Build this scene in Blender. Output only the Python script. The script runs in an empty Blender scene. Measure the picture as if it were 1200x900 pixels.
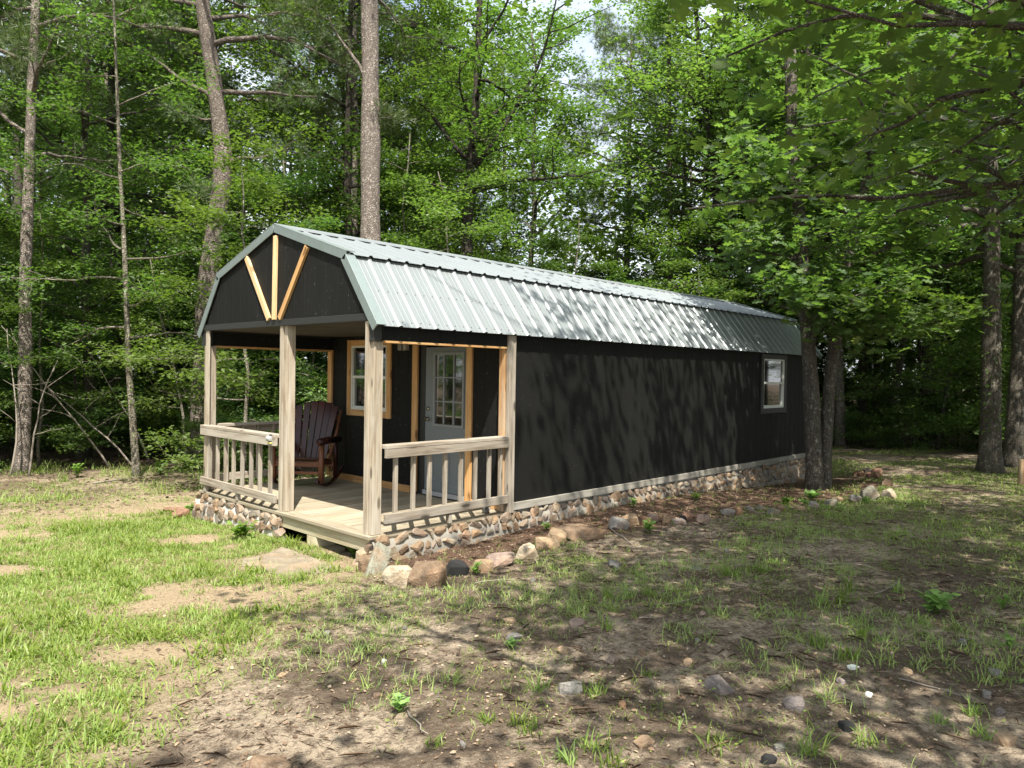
import bpy, math, random
import numpy as np
from mathutils import Vector, Matrix
random.seed(7)
RNG = np.random.default_rng(11)
SC = bpy.context.scene
COL = SC.collection
PI = math.pi
P = 1.87        # porch depth
W = 3.66        # cabin width
L = 10.55       # cabin length
HB = 1.85       # header underside
HG = 2.05       # gable beam underside
SUN = Vector((.345, .47, -1.0)).normalized()

# ------------------------------------------------------------------ helpers
def tag(o, label=None, cat=None, group=None, kind=None):
    if label: o['label'] = label
    if cat: o['category'] = cat
    if group: o['group'] = group
    if kind: o['kind'] = kind
    return o

def empty(name, loc, rz=0.0):
    o = bpy.data.objects.new(name, None)
    o.empty_display_size = .1
    COL.objects.link(o)
    o.location = loc
    o.rotation_euler = (0, 0, rz)
    return o

def basis(d, up=(0, 0, 1)):
    d = Vector(d).normalized()
    u = Vector(up)
    if abs(d.dot(u.normalized())) > .98: u = Vector((1, 0, 0))
    s = d.cross(u).normalized()
    return d, s, s.cross(d).normalized()

class MB:
    """collects shapes and links them as one mesh; 'g' is a grain coordinate running along each piece"""
    def __init__(self):
        self.v = []; self.f = []; self.g = []; self.r = []; self.sm = []
    def add(self, vs, fs, gs=None, rnd=None, smooth=False):
        n = len(self.v)
        if rnd is None: rnd = random.random()
        self.v += [tuple(a) for a in vs]
        self.g += [tuple(a) for a in (gs if gs is not None else vs)]
        self.r += [rnd] * len(vs)
        self.f += [tuple(i + n for i in f) for f in fs]
        self.sm += [smooth] * len(fs)
        return self
    def bar(self, p0, p1, w, h, up=(0, 0, 1), rnd=None, taper=1.0):
        """rectangular bar from p0 to p1, w sideways, h along up"""
        p0, p1 = Vector(p0), Vector(p1)
        d, s, u = basis(p1 - p0, up)
        ln = (p1 - p0).length
        off = random.random() * 50
        vs = []; gs = []
        for k, (q, t) in enumerate(((p0, 1), (p1, taper))):
            for a, b in ((-1, -1), (1, -1), (1, 1), (-1, 1)):
                vs.append(q + s * (a * w / 2 * t) + u * (b * h / 2 * t))
                gs.append((off + k * ln, off * 1.7 + a * w / 2, off * .6 + b * h / 2))
        fs = [(3, 2, 1, 0), (4, 5, 6, 7), (0, 1, 5, 4), (1, 2, 6, 5), (2, 3, 7, 6), (3, 0, 4, 7)]
        return self.add(vs, fs, gs, rnd)
    def box(self, x0, x1, y0, y1, z0, z1, rnd=None):
        dx, dy, dz = x1 - x0, y1 - y0, z1 - z0
        cx, cy, cz = (x0 + x1) / 2, (y0 + y1) / 2, (z0 + z1) / 2
        if dz >= dx and dz >= dy:
            return self.bar((cx, cy, z0), (cx, cy, z1), dy, dx, (1, 0, 0), rnd)
        if dx >= dy:
            return self.bar((x0, cy, cz), (x1, cy, cz), dy, dz, (0, 0, 1), rnd)
        return self.bar((cx, y0, cz), (cx, y1, cz), dx, dz, (0, 0, 1), rnd)
    def tube(self, pts, rad, n=8, rough=0.0, cap=True, rnd=None, rng=None, smooth=True):
        pts = [Vector(p) for p in pts]
        vs = []; gs = []; fs = []
        d0 = (pts[1] - pts[0]).normalized()
        _, s, u = basis(d0)
        acc = 0.0
        for i, p in enumerate(pts):
            if i == 0: d = d0
            elif i == len(pts) - 1: d = (pts[i] - pts[i - 1]).normalized()
            else: d = (pts[i + 1] - pts[i - 1]).normalized()
            s = (s - d * s.dot(d)).normalized(); u = d.cross(s)
            if i: acc += (pts[i] - pts[i - 1]).length
            for k in range(n):
                a = 2 * PI * k / n
                r = rad[i]
                if rough: r *= 1 + rough * (random.random() - .5)
                c = s * math.cos(a) + u * math.sin(a)
                vs.append(p + c * r)
                gs.append((acc, c.x * rad[i] , c.y * rad[i] + c.z * rad[i] * .3))
        m = len(pts)
        for i in range(m - 1):
            for k in range(n):
                a = i * n + k; b = i * n + (k + 1) % n
                fs.append((a, b, b + n, a + n))
        if cap:
            fs.append(tuple(range(n - 1, -1, -1))); fs.append(tuple(range((m - 1) * n, m * n)))
        return self.add(vs, fs, gs, rnd, smooth)
    def poly(self, pts2, mapf, t):
        """extruded polygon: mapf(u,v,w) -> point"""
        n = len(pts2)
        vs = [mapf(a, b, 0) for a, b in pts2] + [mapf(a, b, t) for a, b in pts2]
        fs = [tuple(range(n - 1, -1, -1)), tuple(range(n, 2 * n))] + [(i, (i + 1) % n, (i + 1) % n + n, i + n) for i in range(n)]
        return self.add(vs, fs)
    def build(self, name, mat, parent=None, bevel=0.0, loc=None):
        me = bpy.data.meshes.new(name)
        me.from_pydata(self.v, [], self.f)
        a = me.attributes.new('g', 'FLOAT_VECTOR', 'POINT')
        a.data.foreach_set('vector', np.array(self.g, dtype=np.float32).ravel())
        a = me.attributes.new('rnd', 'FLOAT', 'POINT')
        a.data.foreach_set('value', np.array(self.r, dtype=np.float32))
        me.polygons.foreach_set('use_smooth', np.array(self.sm, dtype=bool))
        me.materials.append(mat)
        me.update()
        o = bpy.data.objects.new(name, me)
        COL.objects.link(o)
        if parent: o.parent = parent
        if loc is not None: o.location = loc
        if bevel:
            b = o.modifiers.new('bevel', 'BEVEL'); b.width = bevel; b.segments = 2; b.limit_method = 'ANGLE'
            b.angle_limit = math.radians(40)
        return o

def raw_mesh(name, verts, tmpl_faces, n, k, rnd=None, mat=None, smooth=False):
    """n copies of a k-vertex template; verts (n*k,3)"""
    me = bpy.data.meshes.new(name)
    me.vertices.add(n * k)
    me.vertices.foreach_set('co', np.ascontiguousarray(verts, dtype=np.float32).ravel())
    sizes = np.array([len(f) for f in tmpl_faces])
    flat = np.concatenate([np.array(f) for f in tmpl_faces])
    loops = (flat[None, :] + (np.arange(n) * k)[:, None]).ravel()
    tot = np.tile(sizes, n)
    start = np.concatenate([[0], np.cumsum(tot)[:-1]])
    me.loops.add(len(loops)); me.loops.foreach_set('vertex_index', loops.astype(np.int32))
    me.polygons.add(len(tot)); me.polygons.foreach_set('loop_start', start.astype(np.int32))
    try: me.polygons.foreach_set('loop_total', tot.astype(np.int32))
    except Exception: pass
    if smooth: me.polygons.foreach_set('use_smooth', np.ones(len(tot), dtype=bool))
    me.update(calc_edges=True)
    if rnd is not None:
        a = me.attributes.new('rnd', 'FLOAT', 'POINT')
        a.data.foreach_set('value', np.repeat(rnd, k).astype(np.float32))
    if mat: me.materials.append(mat)
    return me

def link(name, me, parent=None, loc=None):
    o = bpy.data.objects.new(name, me); COL.objects.link(o)
    if parent: o.parent = parent
    if loc is not None: o.location = loc
    return o

def norm(a):
    return a / np.maximum(np.linalg.norm(a, axis=-1, keepdims=True), 1e-9)

def scatter_template(pos, along, nrm, size, tmpl):
    """tmpl (k,3): along, side, normal -> (n*k,3)"""
    along = norm(along); side = norm(np.cross(nrm, along)); nn = np.cross(along, side)
    t = np.asarray(tmpl, dtype=float)
    return (pos[:, None, :] + size[:, None, None] * (t[None, :, 0:1] * along[:, None, :] + t[None, :, 1:2] * side[:, None, :] + t[None, :, 2:3] * nn[:, None, :])).reshape(-1, 3)

# ------------------------------------------------------------------ noise and the lie of the ground
_G = np.random.default_rng(5).random((256, 256))
def vn(x, y):
    x = np.asarray(x, float); y = np.asarray(y, float)
    xi = np.floor(x).astype(int); yi = np.floor(y).astype(int)
    fx = x - xi; fy = y - yi
    fx = fx * fx * (3 - 2 * fx); fy = fy * fy * (3 - 2 * fy)
    a = _G[xi % 256, yi % 256]; b = _G[(xi + 1) % 256, yi % 256]
    c = _G[xi % 256, (yi + 1) % 256]; d = _G[(xi + 1) % 256, (yi + 1) % 256]
    return (a * (1 - fx) + b * fx) * (1 - fy) + (c * (1 - fx) + d * fx) * fy
def fbm(x, y, o=4):
    s = 0; a = .5; t = 0
    for i in range(o):
        s = s + a * vn(x * 2 ** i + 17 * i, y * 2 ** i + 31 * i); t += a; a *= .55
    return s / t
def ss(a, b, x):
    t = np.clip((x - a) / (b - a), 0, 1); return t * t * (3 - 2 * t)
def zg(x, y):
    x = np.asarray(x, float); y = np.asarray(y, float)
    z = -.225 - .16 * np.tanh(x / 12) - .42 * np.tanh(y / 9.5)
    z = z + .05 * (fbm(x * .5, y * .5, 3) - .5) + .03 * (fbm(x * 2.3 + 9, y * 2.3, 3) - .5)
    # the soil banked against the wall
    tgt = np.interp(x, [-2, -.5, 0, .9, 1.9, 2.6, 4.3, 5.6, 7.6, 9.2, 11, 14], [-.2, -.25, -.275, -.275, -.215, -.19, -.18, -.21, -.33, -.41, -.42, -.41])
    z = z + (tgt + .225 + .16 * np.tanh(x / 12)) * np.exp(-(y / .75) ** 2) * ss(-1.2, -.2, x) * (1 - ss(11.5, 14, x))
    # hollow below the deck
    z = z - .16 * ss(.02, .35, x) * (1 - ss(9.5, 10.5, x)) * ss(.12, .4, y) * (1 - ss(3.3, 3.6, y))
    return z
def zgf(x, y): return float(zg(x, y))

# distance to the line that parts the lawn from the bare track
def lawn_side(x, y): return -(x + .68) * .563 + (y + .52) * .827
def lawn(x, y):
    d = lawn_side(x, y)
    n = fbm(x * .9 + 3, y * .9, 4)
    m = ss(-.35, .35, d + (n - .5) * 1.2) * (1 - ss(1.0, 2.8, x))
    bare = ss(.49, .66, fbm(x * 1.1 + 40 - y * .5, y * 1.6 + x * .9 + 12, 5))   # worn sandy patches
    m = m * (1 - .93 * bare)
    m = m * (1 - .80 * ss(3.2, 5.5, y + (fbm(x * .7, y * .7 + 9, 3) - .5) * 3)) * (1 - .9 * np.exp(-(((x + .66) / .42) ** 4 + ((y - .45) / .68) ** 4)))
    return m
def far_lawn(x, y):
    n = fbm(x * .55 + 70, y * .8 + 5, 4)
    return ss(3.2, 6.5, x) * (1 - ss(-1.5, -.9, y) * (1 - ss(10.4, 11.2, x))) * ss(.40, .56, n) * (1 - ss(19, 24, x))
def bed_edge(x):
    return -1.0 - .11 * np.clip(x - 2, 0, 6) * 1.25 + .25 * np.exp(-((x - 1.9) / .9) ** 2)
def bed(x, y):
    return ss(-.4, .2, x) * (1 - ss(9.6, 11.2, x)) * ss(0, .16, y - bed_edge(x)) * (1 - ss(.05, .3, y))

# ------------------------------------------------------------------ node helper
class NT:
    def __init__(self, name):
        self.m = bpy.data.materials.new(name); self.m.use_nodes = True
        self.t = self.m.node_tree; self.t.nodes.clear()
        self.out = self.t.nodes.new('ShaderNodeOutputMaterial')
    def n(self, typ, ins=None, **props):
        nd = self.t.nodes.new('ShaderNode' + typ)
        for k, v in props.items(): setattr(nd, k, v)
        for k, v in (ins or {}).items():
            s = nd.inputs[k]
            if isinstance(v, bpy.types.NodeSocket): self.t.links.new(v, s)
            else: s.default_value = v
        return nd
    def attr(self, name, out='Fac'): return self.n('Attribute', attribute_name=name).outputs[out]
    def noise(self, vec, scale, detail=4, rough=.55, dist=0.0, out='Fac'):
        return self.n('TexNoise', {'Vector': vec, 'Scale': scale, 'Detail': detail, 'Roughness': rough, 'Distortion': dist}).outputs[out]
    def mapping(self, vec, scale=(1, 1, 1), rot=(0, 0, 0), loc=(0, 0, 0)):
        return self.n('Mapping', {'Vector': vec, 'Scale': scale, 'Rotation': rot, 'Location': loc}).outputs[0]
    def ramp(self, fac, stops, interp='LINEAR'):
        nd = self.n('ValToRGB', {'Fac': fac}); cr = nd.color_ramp; cr.interpolation = interp
        while len(cr.elements) < len(stops): cr.elements.new(.5)
        for e, (p, c) in zip(cr.elements, stops):
            e.position = p; e.color = (*c, 1) if len(c) == 3 else c
        return nd.outputs[0]
    def mix(self, fac, a, b, blend='MIX'):
        nd = self.n('Mix', None, data_type='RGBA', blend_type=blend)
        for i, v in ((0, fac), (6, a), (7, b)):
            s = nd.inputs[i]
            if isinstance(v, bpy.types.NodeSocket): self.t.links.new(v, s)
            elif i == 0: s.default_value = v
            else: s.default_value = (*v, 1)
        return nd.outputs[2]
    def math(self, op, a, b=0.0, c=0.0):
        nd = self.n('Math', None, operation=op)
        for i, v in enumerate((a, b, c)):
            if isinstance(v, bpy.types.NodeSocket): self.t.links.new(v, nd.inputs[i])
            else: nd.inputs[i].default_value = v
        return nd.outputs[0]
    def bump(self, h, strength=.3, dist=.01, normal=None):
        i = {'Height': h, 'Strength': strength, 'Distance': dist}
        if normal: i['Normal'] = normal
        return self.n('Bump', i).outputs[0]
    def done(self, shader): self.t.links.new(shader, self.out.inputs[0]); return self.m
    def pbr(self, color, rough=.6, normal=None, metallic=0.0, spec=.5, **kw):
        i = {'Base Color': color if isinstance(color, bpy.types.NodeSocket) else (*color, 1), 'Roughness': rough, 'Metallic': metallic, 'Specular IOR Level': spec}
        if normal: i['Normal'] = normal
        i.update(kw)
        return self.n('BsdfPrincipled', i).outputs[0]

def wood_mat(name, c0, c1, c2, knots=.5, rough=.75, var=.25, stain=None):
    """boards: c0 main, c1 grain line, c2 weathered; grain runs along attribute g"""
    t = NT(name); g = t.attr('g', 'Vector'); r = t.attr('rnd')
    gm = t.mapping(g, (1.2, 26, 26))
    n1 = t.noise(gm, 1.6, 5, .6, .6)
    n2 = t.noise(t.mapping(g, (.7, 5, 5)), 2.2, 4, .6, .3)
    fine = t.noise(t.mapping(g, (6, 160, 160)), 1.5, 3)
    col = t.mix(t.ramp(n1, [(.38, (0, 0, 0)), (.62, (1, 1, 1))]), c1, c0)
    col = t.mix(t.math('MULTIPLY', t.ramp(n2, [(.4, (0, 0, 0)), (.66, (1, 1, 1))]), .75), col, c2)
    vor = t.n('TexVoronoi', {'Vector': t.mapping(g, (2.2, 7, 7)), 'Scale': 1.0, 'Randomness': 1.0}).outputs['Distance']
    kn = t.ramp(vor, [(.0, (1, 1, 1)), (.10, (1, 1, 1)), (.17, (0, 0, 0))])
    col = t.mix(t.math('MULTIPLY', kn, knots), col, tuple(a * .35 for a in c1))
    if stain:
        sn = t.noise(t.mapping(g, (.9, 8, 8), loc=(4, 2, 1)), 1.8, 5, .7)
        col = t.mix(t.ramp(sn, [(.56, (0, 0, 0)), (.66, (1, 1, 1))]), col, stain)
    v = t.math('MULTIPLY_ADD', r, var, 1 - var / 2)
    col = t.mix(1.0, col, t.n('CombineColor', {'Red': v, 'Green': v, 'Blue': v}).outputs[0], 'MULTIPLY')
    h = t.math('ADD', t.math('MULTIPLY', n1, .7), t.math('MULTIPLY', fine, .5))
    return t.done(t.pbr(col, rough, t.bump(h, .35, .004), spec=.3))

M = {}
M['weathered'] = wood_mat('weathered_wood', (.36, .305, .23), (.20, .16, .115), (.44, .405, .34), .8)
M['rail'] = wood_mat('grey_rail_wood', (.31, .265, .21), (.15, .12, .09), (.38, .35, .30), .8)
M['pine'] = wood_mat('pine_trim', (.52, .30, .12), (.38, .19, .07), (.56, .36, .17), .85, .55)
M['palepine'] = wood_mat('pale_pine_trim', (.62, .44, .24), (.46, .30, .14), (.66, .50, .30), .8, .6)
M['post_orange'] = wood_mat('stained_post', (.45, .30, .16), (.33, .19, .09), (.42, .34, .25), .8, .65, stain=(.42, .15, .03))
M['deck'] = wood_mat('deck_boards', (.35, .30, .215), (.23, .19, .13), (.40, .36, .28), .35, .7, .35)
M['fascia'] = wood_mat('deck_fascia', (.46, .41, .27), (.33, .27, .16), (.52, .47, .34), .4)
M['skid'] = wood_mat('grey_sill_board', (.27, .255, .22), (.18, .165, .14), (.33, .315, .28), .4)
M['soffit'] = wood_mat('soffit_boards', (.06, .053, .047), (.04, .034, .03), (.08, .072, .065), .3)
M['chair'] = wood_mat('dark_red_stain', (.036, .011, .009), (.016, .007, .006), (.07, .019, .013), .3, .22, .5)
M['chairlight'] = wood_mat('log_wood', (.16, .06, .028), (.06, .022, .013), (.20, .09, .045), .6, .4, .3)

def siding_mat():
    t = NT('black_siding'); c = t.n('TexCoord').outputs['Object']
    g = t.mapping(c, (60, 60, 3.5))
    n = t.noise(g, 1.5, 5, .6, .4)
    big = t.noise(t.mapping(c, (1.5, 1.5, .5)), 1.3, 4)
    spk = t.noise(t.mapping(c, (1, 1, .55)), 58, 2, .4)
    col = t.ramp(big, [(.3, (.006, .0063, .006)), (.7, (.0105, .0108, .0103))])
    col = t.mix(t.ramp(spk, [(.715, (0, 0, 0)), (.74, (1, 1, 1))]), col, (.11, .11, .105))
    mot = t.noise(c, 160, 3, .7)
    col = t.mix(t.math('MULTIPLY', t.ramp(mot, [(.5, (0, 0, 0)), (.62, (1, 1, 1))]), .35), col, (.028, .029, .028))
    rg = t.math('MULTIPLY_ADD', n, .25, .5)
    return t.done(t.pbr(col, rg, t.bump(t.math('ADD', n, t.math('MULTIPLY', mot, .5)), .55, .004), spec=.15))
M['siding'] = siding_mat()
def plain(name, col, rough, metallic=0.0, bump=0.0, sc=40, spec=.5, var=.12, **kw):
    t = NT(name); c = t.n('TexCoord').outputs['Object']
    n = t.noise(c, sc, 4)
    cc = t.mix(n, tuple(a * (1 - var) for a in col), tuple(min(1, a * (1 + var)) for a in col))
    return t.done(t.pbr(cc, rough, t.bump(n, bump, .004) if bump else None, metallic, spec, **kw))
M['blacktrim'] = plain('black_trim_paint', (.020, .021, .021), .55, bump=.2)
M['white'] = plain('white_vinyl', (.62, .64, .60), .4)
M['doorgrey'] = plain('grey_door_paint', (.155, .175, .185), .45, bump=.05)
M['doorlite'] = plain('door_lite_frame', (.21, .225, .23), .45)
M['brass'] = plain('handle_metal', (.35, .32, .26), .3, 1.0)
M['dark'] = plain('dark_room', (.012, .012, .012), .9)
M['blackplastic'] = plain('black_plastic', (.02, .02, .02), .35)
M['greyplastic'] = plain('grey_plastic', (.35, .36, .36), .4)
M['yellow'] = plain('yellow_plastic', (.62, .55, .18), .5)

def glass_mat():
    t = NT('window_glass'); c = t.n('TexCoord').outputs['Object']
    n = t.noise(c, 2.2, 2)
    return t.done(t.pbr((.010, .012, .012), .04, t.bump(n, .012, .02), spec=1.0, IOR=2.1))
M['glass'] = glass_mat()
def metal_mat():
    t = NT('galvanised_roof'); c = t.n('TexCoord').outputs['Object']
    n = t.noise(t.mapping(c, (9, 2, 2)), 1.2, 4, .6)
    n2 = t.noise(c, 45, 3, .6)
    col = t.mix(n, (.205, .232, .242), (.275, .30, .31))
    col = t.mix(t.math('MULTIPLY', t.ramp(n2, [(.45, (0, 0, 0)), (.7, (1, 1, 1))]), .3), col, (.20, .225, .23))
    rg = t.math('MULTIPLY_ADD', n2, .16, .42)
    return t.done(t.pbr(col, rg, t.bump(n, .05, .01), .38, .4))
M['metal'] = metal_mat()
M['flashing'] = plain('roof_flashing', (.24, .29, .285), .42, .45, .03, 12)
M['screw'] = plain('screw_heads', (.12, .12, .12), .5, .5)

def stone_mat(name, stops, sc=1.0):
    t = NT(name); c = t.n('TexCoord').outputs['Object']; r = t.attr('rnd')
    base = t.ramp(r, stops, 'LINEAR')
    n = t.noise(c, 9 * sc, 5, .65); n2 = t.noise(c, 60 * sc, 4, .7)
    hue = t.noise(c, 5 * sc, 3)
    col = t.mix(t.ramp(n, [(.35, (0, 0, 0)), (.65, (1, 1, 1))]), t.mix(1.0, base, (.62, .58, .55), 'MULTIPLY'), base)
    col = t.mix(t.math('MULTIPLY', t.ramp(hue, [(.5, (0, 0, 0)), (.7, (1, 1, 1))]), .5), col, (.30, .17, .09))
    col = t.mix(t.math('MULTIPLY', t.ramp(n2, [(.55, (0, 0, 0)), (.7, (1, 1, 1))]), .35), col, (.45, .43, .38))
    return t.done(t.pbr(col, .85, t.bump(t.math('ADD', t.math('MULTIPLY', n, 1.5), t.math('MULTIPLY', n2, .35)), .9, .022), spec=.2))
M['stone'] = stone_mat('field_stone', [(0, (.19, .135, .09)), (.2, (.31, .225, .145)), (.4, (.26, .24, .20)), (.6, (.34, .255, .18)), (.8, (.17, .155, .145)), (1, (.36, .31, .23))])
def one_stone(name, c):
    return stone_mat(name, [(0, tuple(a * .9 for a in c)), (1, tuple(min(1, a * 1.1) for a in c))], 1.3)
ST = {k: one_stone('stone_' + k, c) for k, c in dict(brown=(.23, .165, .11), grey=(.23, .225, .21), dark=(.25, .25, .235), cream=(.46, .40, .30), tan=(.38, .28, .18),
      pink=(.29, .225, .19), orange=(.33, .20, .12), greengrey=(.215, .215, .17), purple=(.215, .19, .18), white=(.40, .37, .31), red=(.25, .145, .10), bluish=(.19, .188, .178)).items()}
M['mortar'] = plain('mortar', (.25, .235, .205), .9, bump=.8, sc=55, spec=.2, var=.3)  # mortar of the long sides, its colour darkened to stand for their shade
M['litmortar'] = plain('lit_mortar', (.46, .435, .39), .9, bump=.8, sc=55, spec=.2, var=.2)  # lighter copy of the same mortar, painted brighter for the lit front
M['slab'] = stone_mat('flagstone', [(0, (.27, .23, .17)), (1, (.31, .27, .20))], .7)

def bark_mat(name, light, dark, sx=9, sz=2.2, plate=.5, lichen=None):
    t = NT(name); c = t.n('TexCoord').outputs['Object']
    v = t.n('TexVoronoi', {'Vector': t.mapping(t.n('VectorMath', {0: c, 1: (t.n('TexNoise', {'Vector': c, 'Scale': 7.0}).outputs['Color'])}, operation='ADD').outputs[0], (sx, sx, sz)), 'Scale': 1.6}, feature='DISTANCE_TO_EDGE').outputs['Distance']
    n = t.noise(t.mapping(c, (sx * 2, sx * 2, sz * 2)), 1.5, 5, .7)
    big = t.noise(c, 1.3, 3)
    e = t.ramp(v, [(.02, (0, 0, 0)), (.26, (1, 1, 1))])
    col = t.mix(t.math('MULTIPLY', e, t.ramp(n, [(.38, (.1, .1, .1)), (.60, (1, 1, 1))])), dark, light)
    col = t.mix(t.math('MULTIPLY', big, .5), col, tuple(a * .55 for a in light))
    if lichen:
        ln = t.noise(c, 14, 4, .7)
        col = t.mix(t.ramp(ln, [(.58, (0, 0, 0)), (.68, (1, 1, 1))]), col, lichen)
    h = t.math('ADD', t.math('MULTIPLY', e, .8), n)
    return t.done(t.pbr(col, .9, t.bump(h, .9, .02), spec=.2))
M['pinebark'] = bark_mat('pine_bark', (.33, .285, .245), (.075, .058, .048), 6, 2.4)
M['palebark'] = bark_mat('pale_pine_bark', (.42, .37, .32), (.09, .07, .06), 6, 3.0)
M['oakbark'] = bark_mat('oak_bark', (.25, .22, .18), (.045, .038, .03), 12, 2.2, lichen=(.30, .31, .27))
M['darkbark'] = bark_mat('dark_bark', (.13, .11, .09), (.035, .03, .025), 12, 2.0)
M['lightbark'] = bark_mat('peeling_pale_bark', (.34, .32, .26), (.10, .085, .06), 5, 1.2)
M['twig'] = plain('grey_twig', (.22, .19, .16), .9, bump=.3)

def leaf_mat(name, stops, trans=.46, rough=.42, hue_var=.12):
    t = NT(name); r = t.attr('rnd'); oi = t.n('ObjectInfo').outputs['Random']
    f = t.math('ADD', t.math('MULTIPLY', r, .75), t.math('MULTIPLY', oi, .25))
    col = t.ramp(f, stops)
    hs = t.n('HueSaturation', {'Hue': t.math('MULTIPLY_ADD', oi, hue_var * .35, .5 - hue_var * .175), 'Saturation': t.math('MULTIPLY_ADD', oi, -.2, 1.02), 'Value': t.math('MULTIPLY_ADD', oi, .4, .8), 'Color': col}).outputs[0]
    p = t.pbr(hs, rough, None, spec=.42)
    tc = t.mix(1.0, hs, (1.5, 1.8, .6), 'MULTIPLY')
    tr = t.n('BsdfTranslucent', {'Color': tc}).outputs[0]
    return t.done(t.n('MixShader', {0: trans, 1: p, 2: tr}).outputs[0])
M['leaf'] = leaf_mat('broad_leaves', [(0, (.042, .086, .022)), (.5, (.078, .142, .034)), (.85, (.125, .195, .055)), (1, (.20, .25, .09))])
M['leaf_y'] = leaf_mat('light_leaves', [(0, (.072, .126, .032)), (.5, (.120, .190, .052)), (.9, (.185, .25, .085)), (1, (.28, .30, .13))])
M['leaf_oak'] = leaf_mat('oak_leaves', [(0, (.042, .078, .024)), (.5, (.074, .122, .032)), (.9, (.125, .172, .038)), (1, (.22, .24, .06))], .48)
M['needle'] = leaf_mat('pine_needles', [(0, (.06, .10, .034)), (.6, (.10, .15, .050)), (1, (.16, .19, .07))], .2)
M['grass'] = leaf_mat('grass_blades', [(0, (.10, .17, .026)), (.5, (.175, .255, .036)), (.85, (.25, .31, .055)), (.94, (.22, .23, .08)), (1, (.36, .31, .17))], .35, .5, .05)
M['weed'] = leaf_mat('weed_leaves', [(0, (.12, .23, .035)), (1, (.20, .33, .06))], .35, .5, .05)

def litter_mat():
    t = NT('leaf_litter'); r = t.attr('rnd')
    col = t.ramp(r, [(0, (.045, .032, .024)), (.35, (.10, .066, .042)), (.6, (.17, .115, .075)), (.85, (.26, .19, .13)), (1, (.36, .29, .21))])
    return t.done(t.pbr(col, .8, None, spec=.25))
M['litter'] = litter_mat()
def ground_mat():
    t = NT('ground_soil'); c = t.n('TexCoord').outputs['Object']
    lw = t.attr('lawn'); bd = t.attr('bed'); wd = t.attr('wood'); fl = t.attr('farlawn')
    n1 = t.noise(c, 1.1, 6, .6); n2 = t.noise(c, 5.5, 6, .68, .4); n3 = t.noise(c, 38, 5, .7); n4 = t.noise(c, 150, 3, .7)
    sand = t.mix(n3, (.38, .30, .215), (.53, .44, .33))
    soil = t.mix(n3, (.105, .078, .056), (.21, .16, .115))
    f = t.math('ADD', t.math('MULTIPLY', n1, .55), t.math('MULTIPLY', n2, .5))
    track = t.mix(t.ramp(f, [(.50, (0, 0, 0)), (.60, (1, 1, 1))]), soil, sand)
    lit = t.ramp(t.noise(t.mapping(c, (1, 1, 1)), 22, 6, .75, .8), [(.42, (1, 1, 1)), (.52, (0, 0, 0))])
    track = t.mix(t.math('MULTIPLY', lit, .65), track, (.085, .062, .045))
    lawnc = t.mix(n2, (.40, .30, .185), (.30, .255, .13))
    thatch = t.mix(t.ramp(n3, [(.4, (0, 0, 0)), (.6, (1, 1, 1))]), lawnc, (.20, .19, .075))
    col = t.mix(lw, track, thatch)
    inlawn = t.attr('inlawn')
    col = t.mix(t.math('MULTIPLY', inlawn, t.math('SUBTRACT', 1.0, lw)), col, t.mix(n3, (.36, .265, .165), (.50, .40, .26)))
    col = t.mix(t.math('MULTIPLY', fl, .6), col, t.mix(n3, (.10, .115, .045), (.20, .19, .09)))
    bedc = t.mix(t.ramp(n3, [(.35, (0, 0, 0)), (.65, (1, 1, 1))]), (.07, .04, .028), (.21, .13, .09))
    col = t.mix(bd, col, bedc)
    col = t.mix(wd, col, t.mix(n3, (.045, .034, .022), (.13, .095, .06)))
    sp = t.noise(c, 75, 4, .8, 1.0)
    col = t.mix(t.math('MULTIPLY', t.ramp(sp, [(.56, (0, 0, 0)), (.60, (1, 1, 1))]), .55), col, (.05, .037, .028))
    sq = t.noise(t.mapping(c, loc=(3, 7, 1)), 60, 4, .8, .6)
    col = t.mix(t.math('MULTIPLY', t.ramp(sq, [(.60, (0, 0, 0)), (.64, (1, 1, 1))]), .5), col, (.44, .38, .30))
    col = t.mix(t.math('MULTIPLY', t.ramp(n4, [(.60, (0, 0, 0)), (.72, (1, 1, 1))]), .4), col, (.42, .36, .28))
    h = t.math('ADD', t.math('ADD', n3, t.math('MULTIPLY', n4, .6)), t.math('MULTIPLY', n2, 1.2))
    return t.done(t.pbr(col, .95, t.bump(h, 1.0, .03), spec=.15))
M['ground'] = ground_mat()
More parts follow.
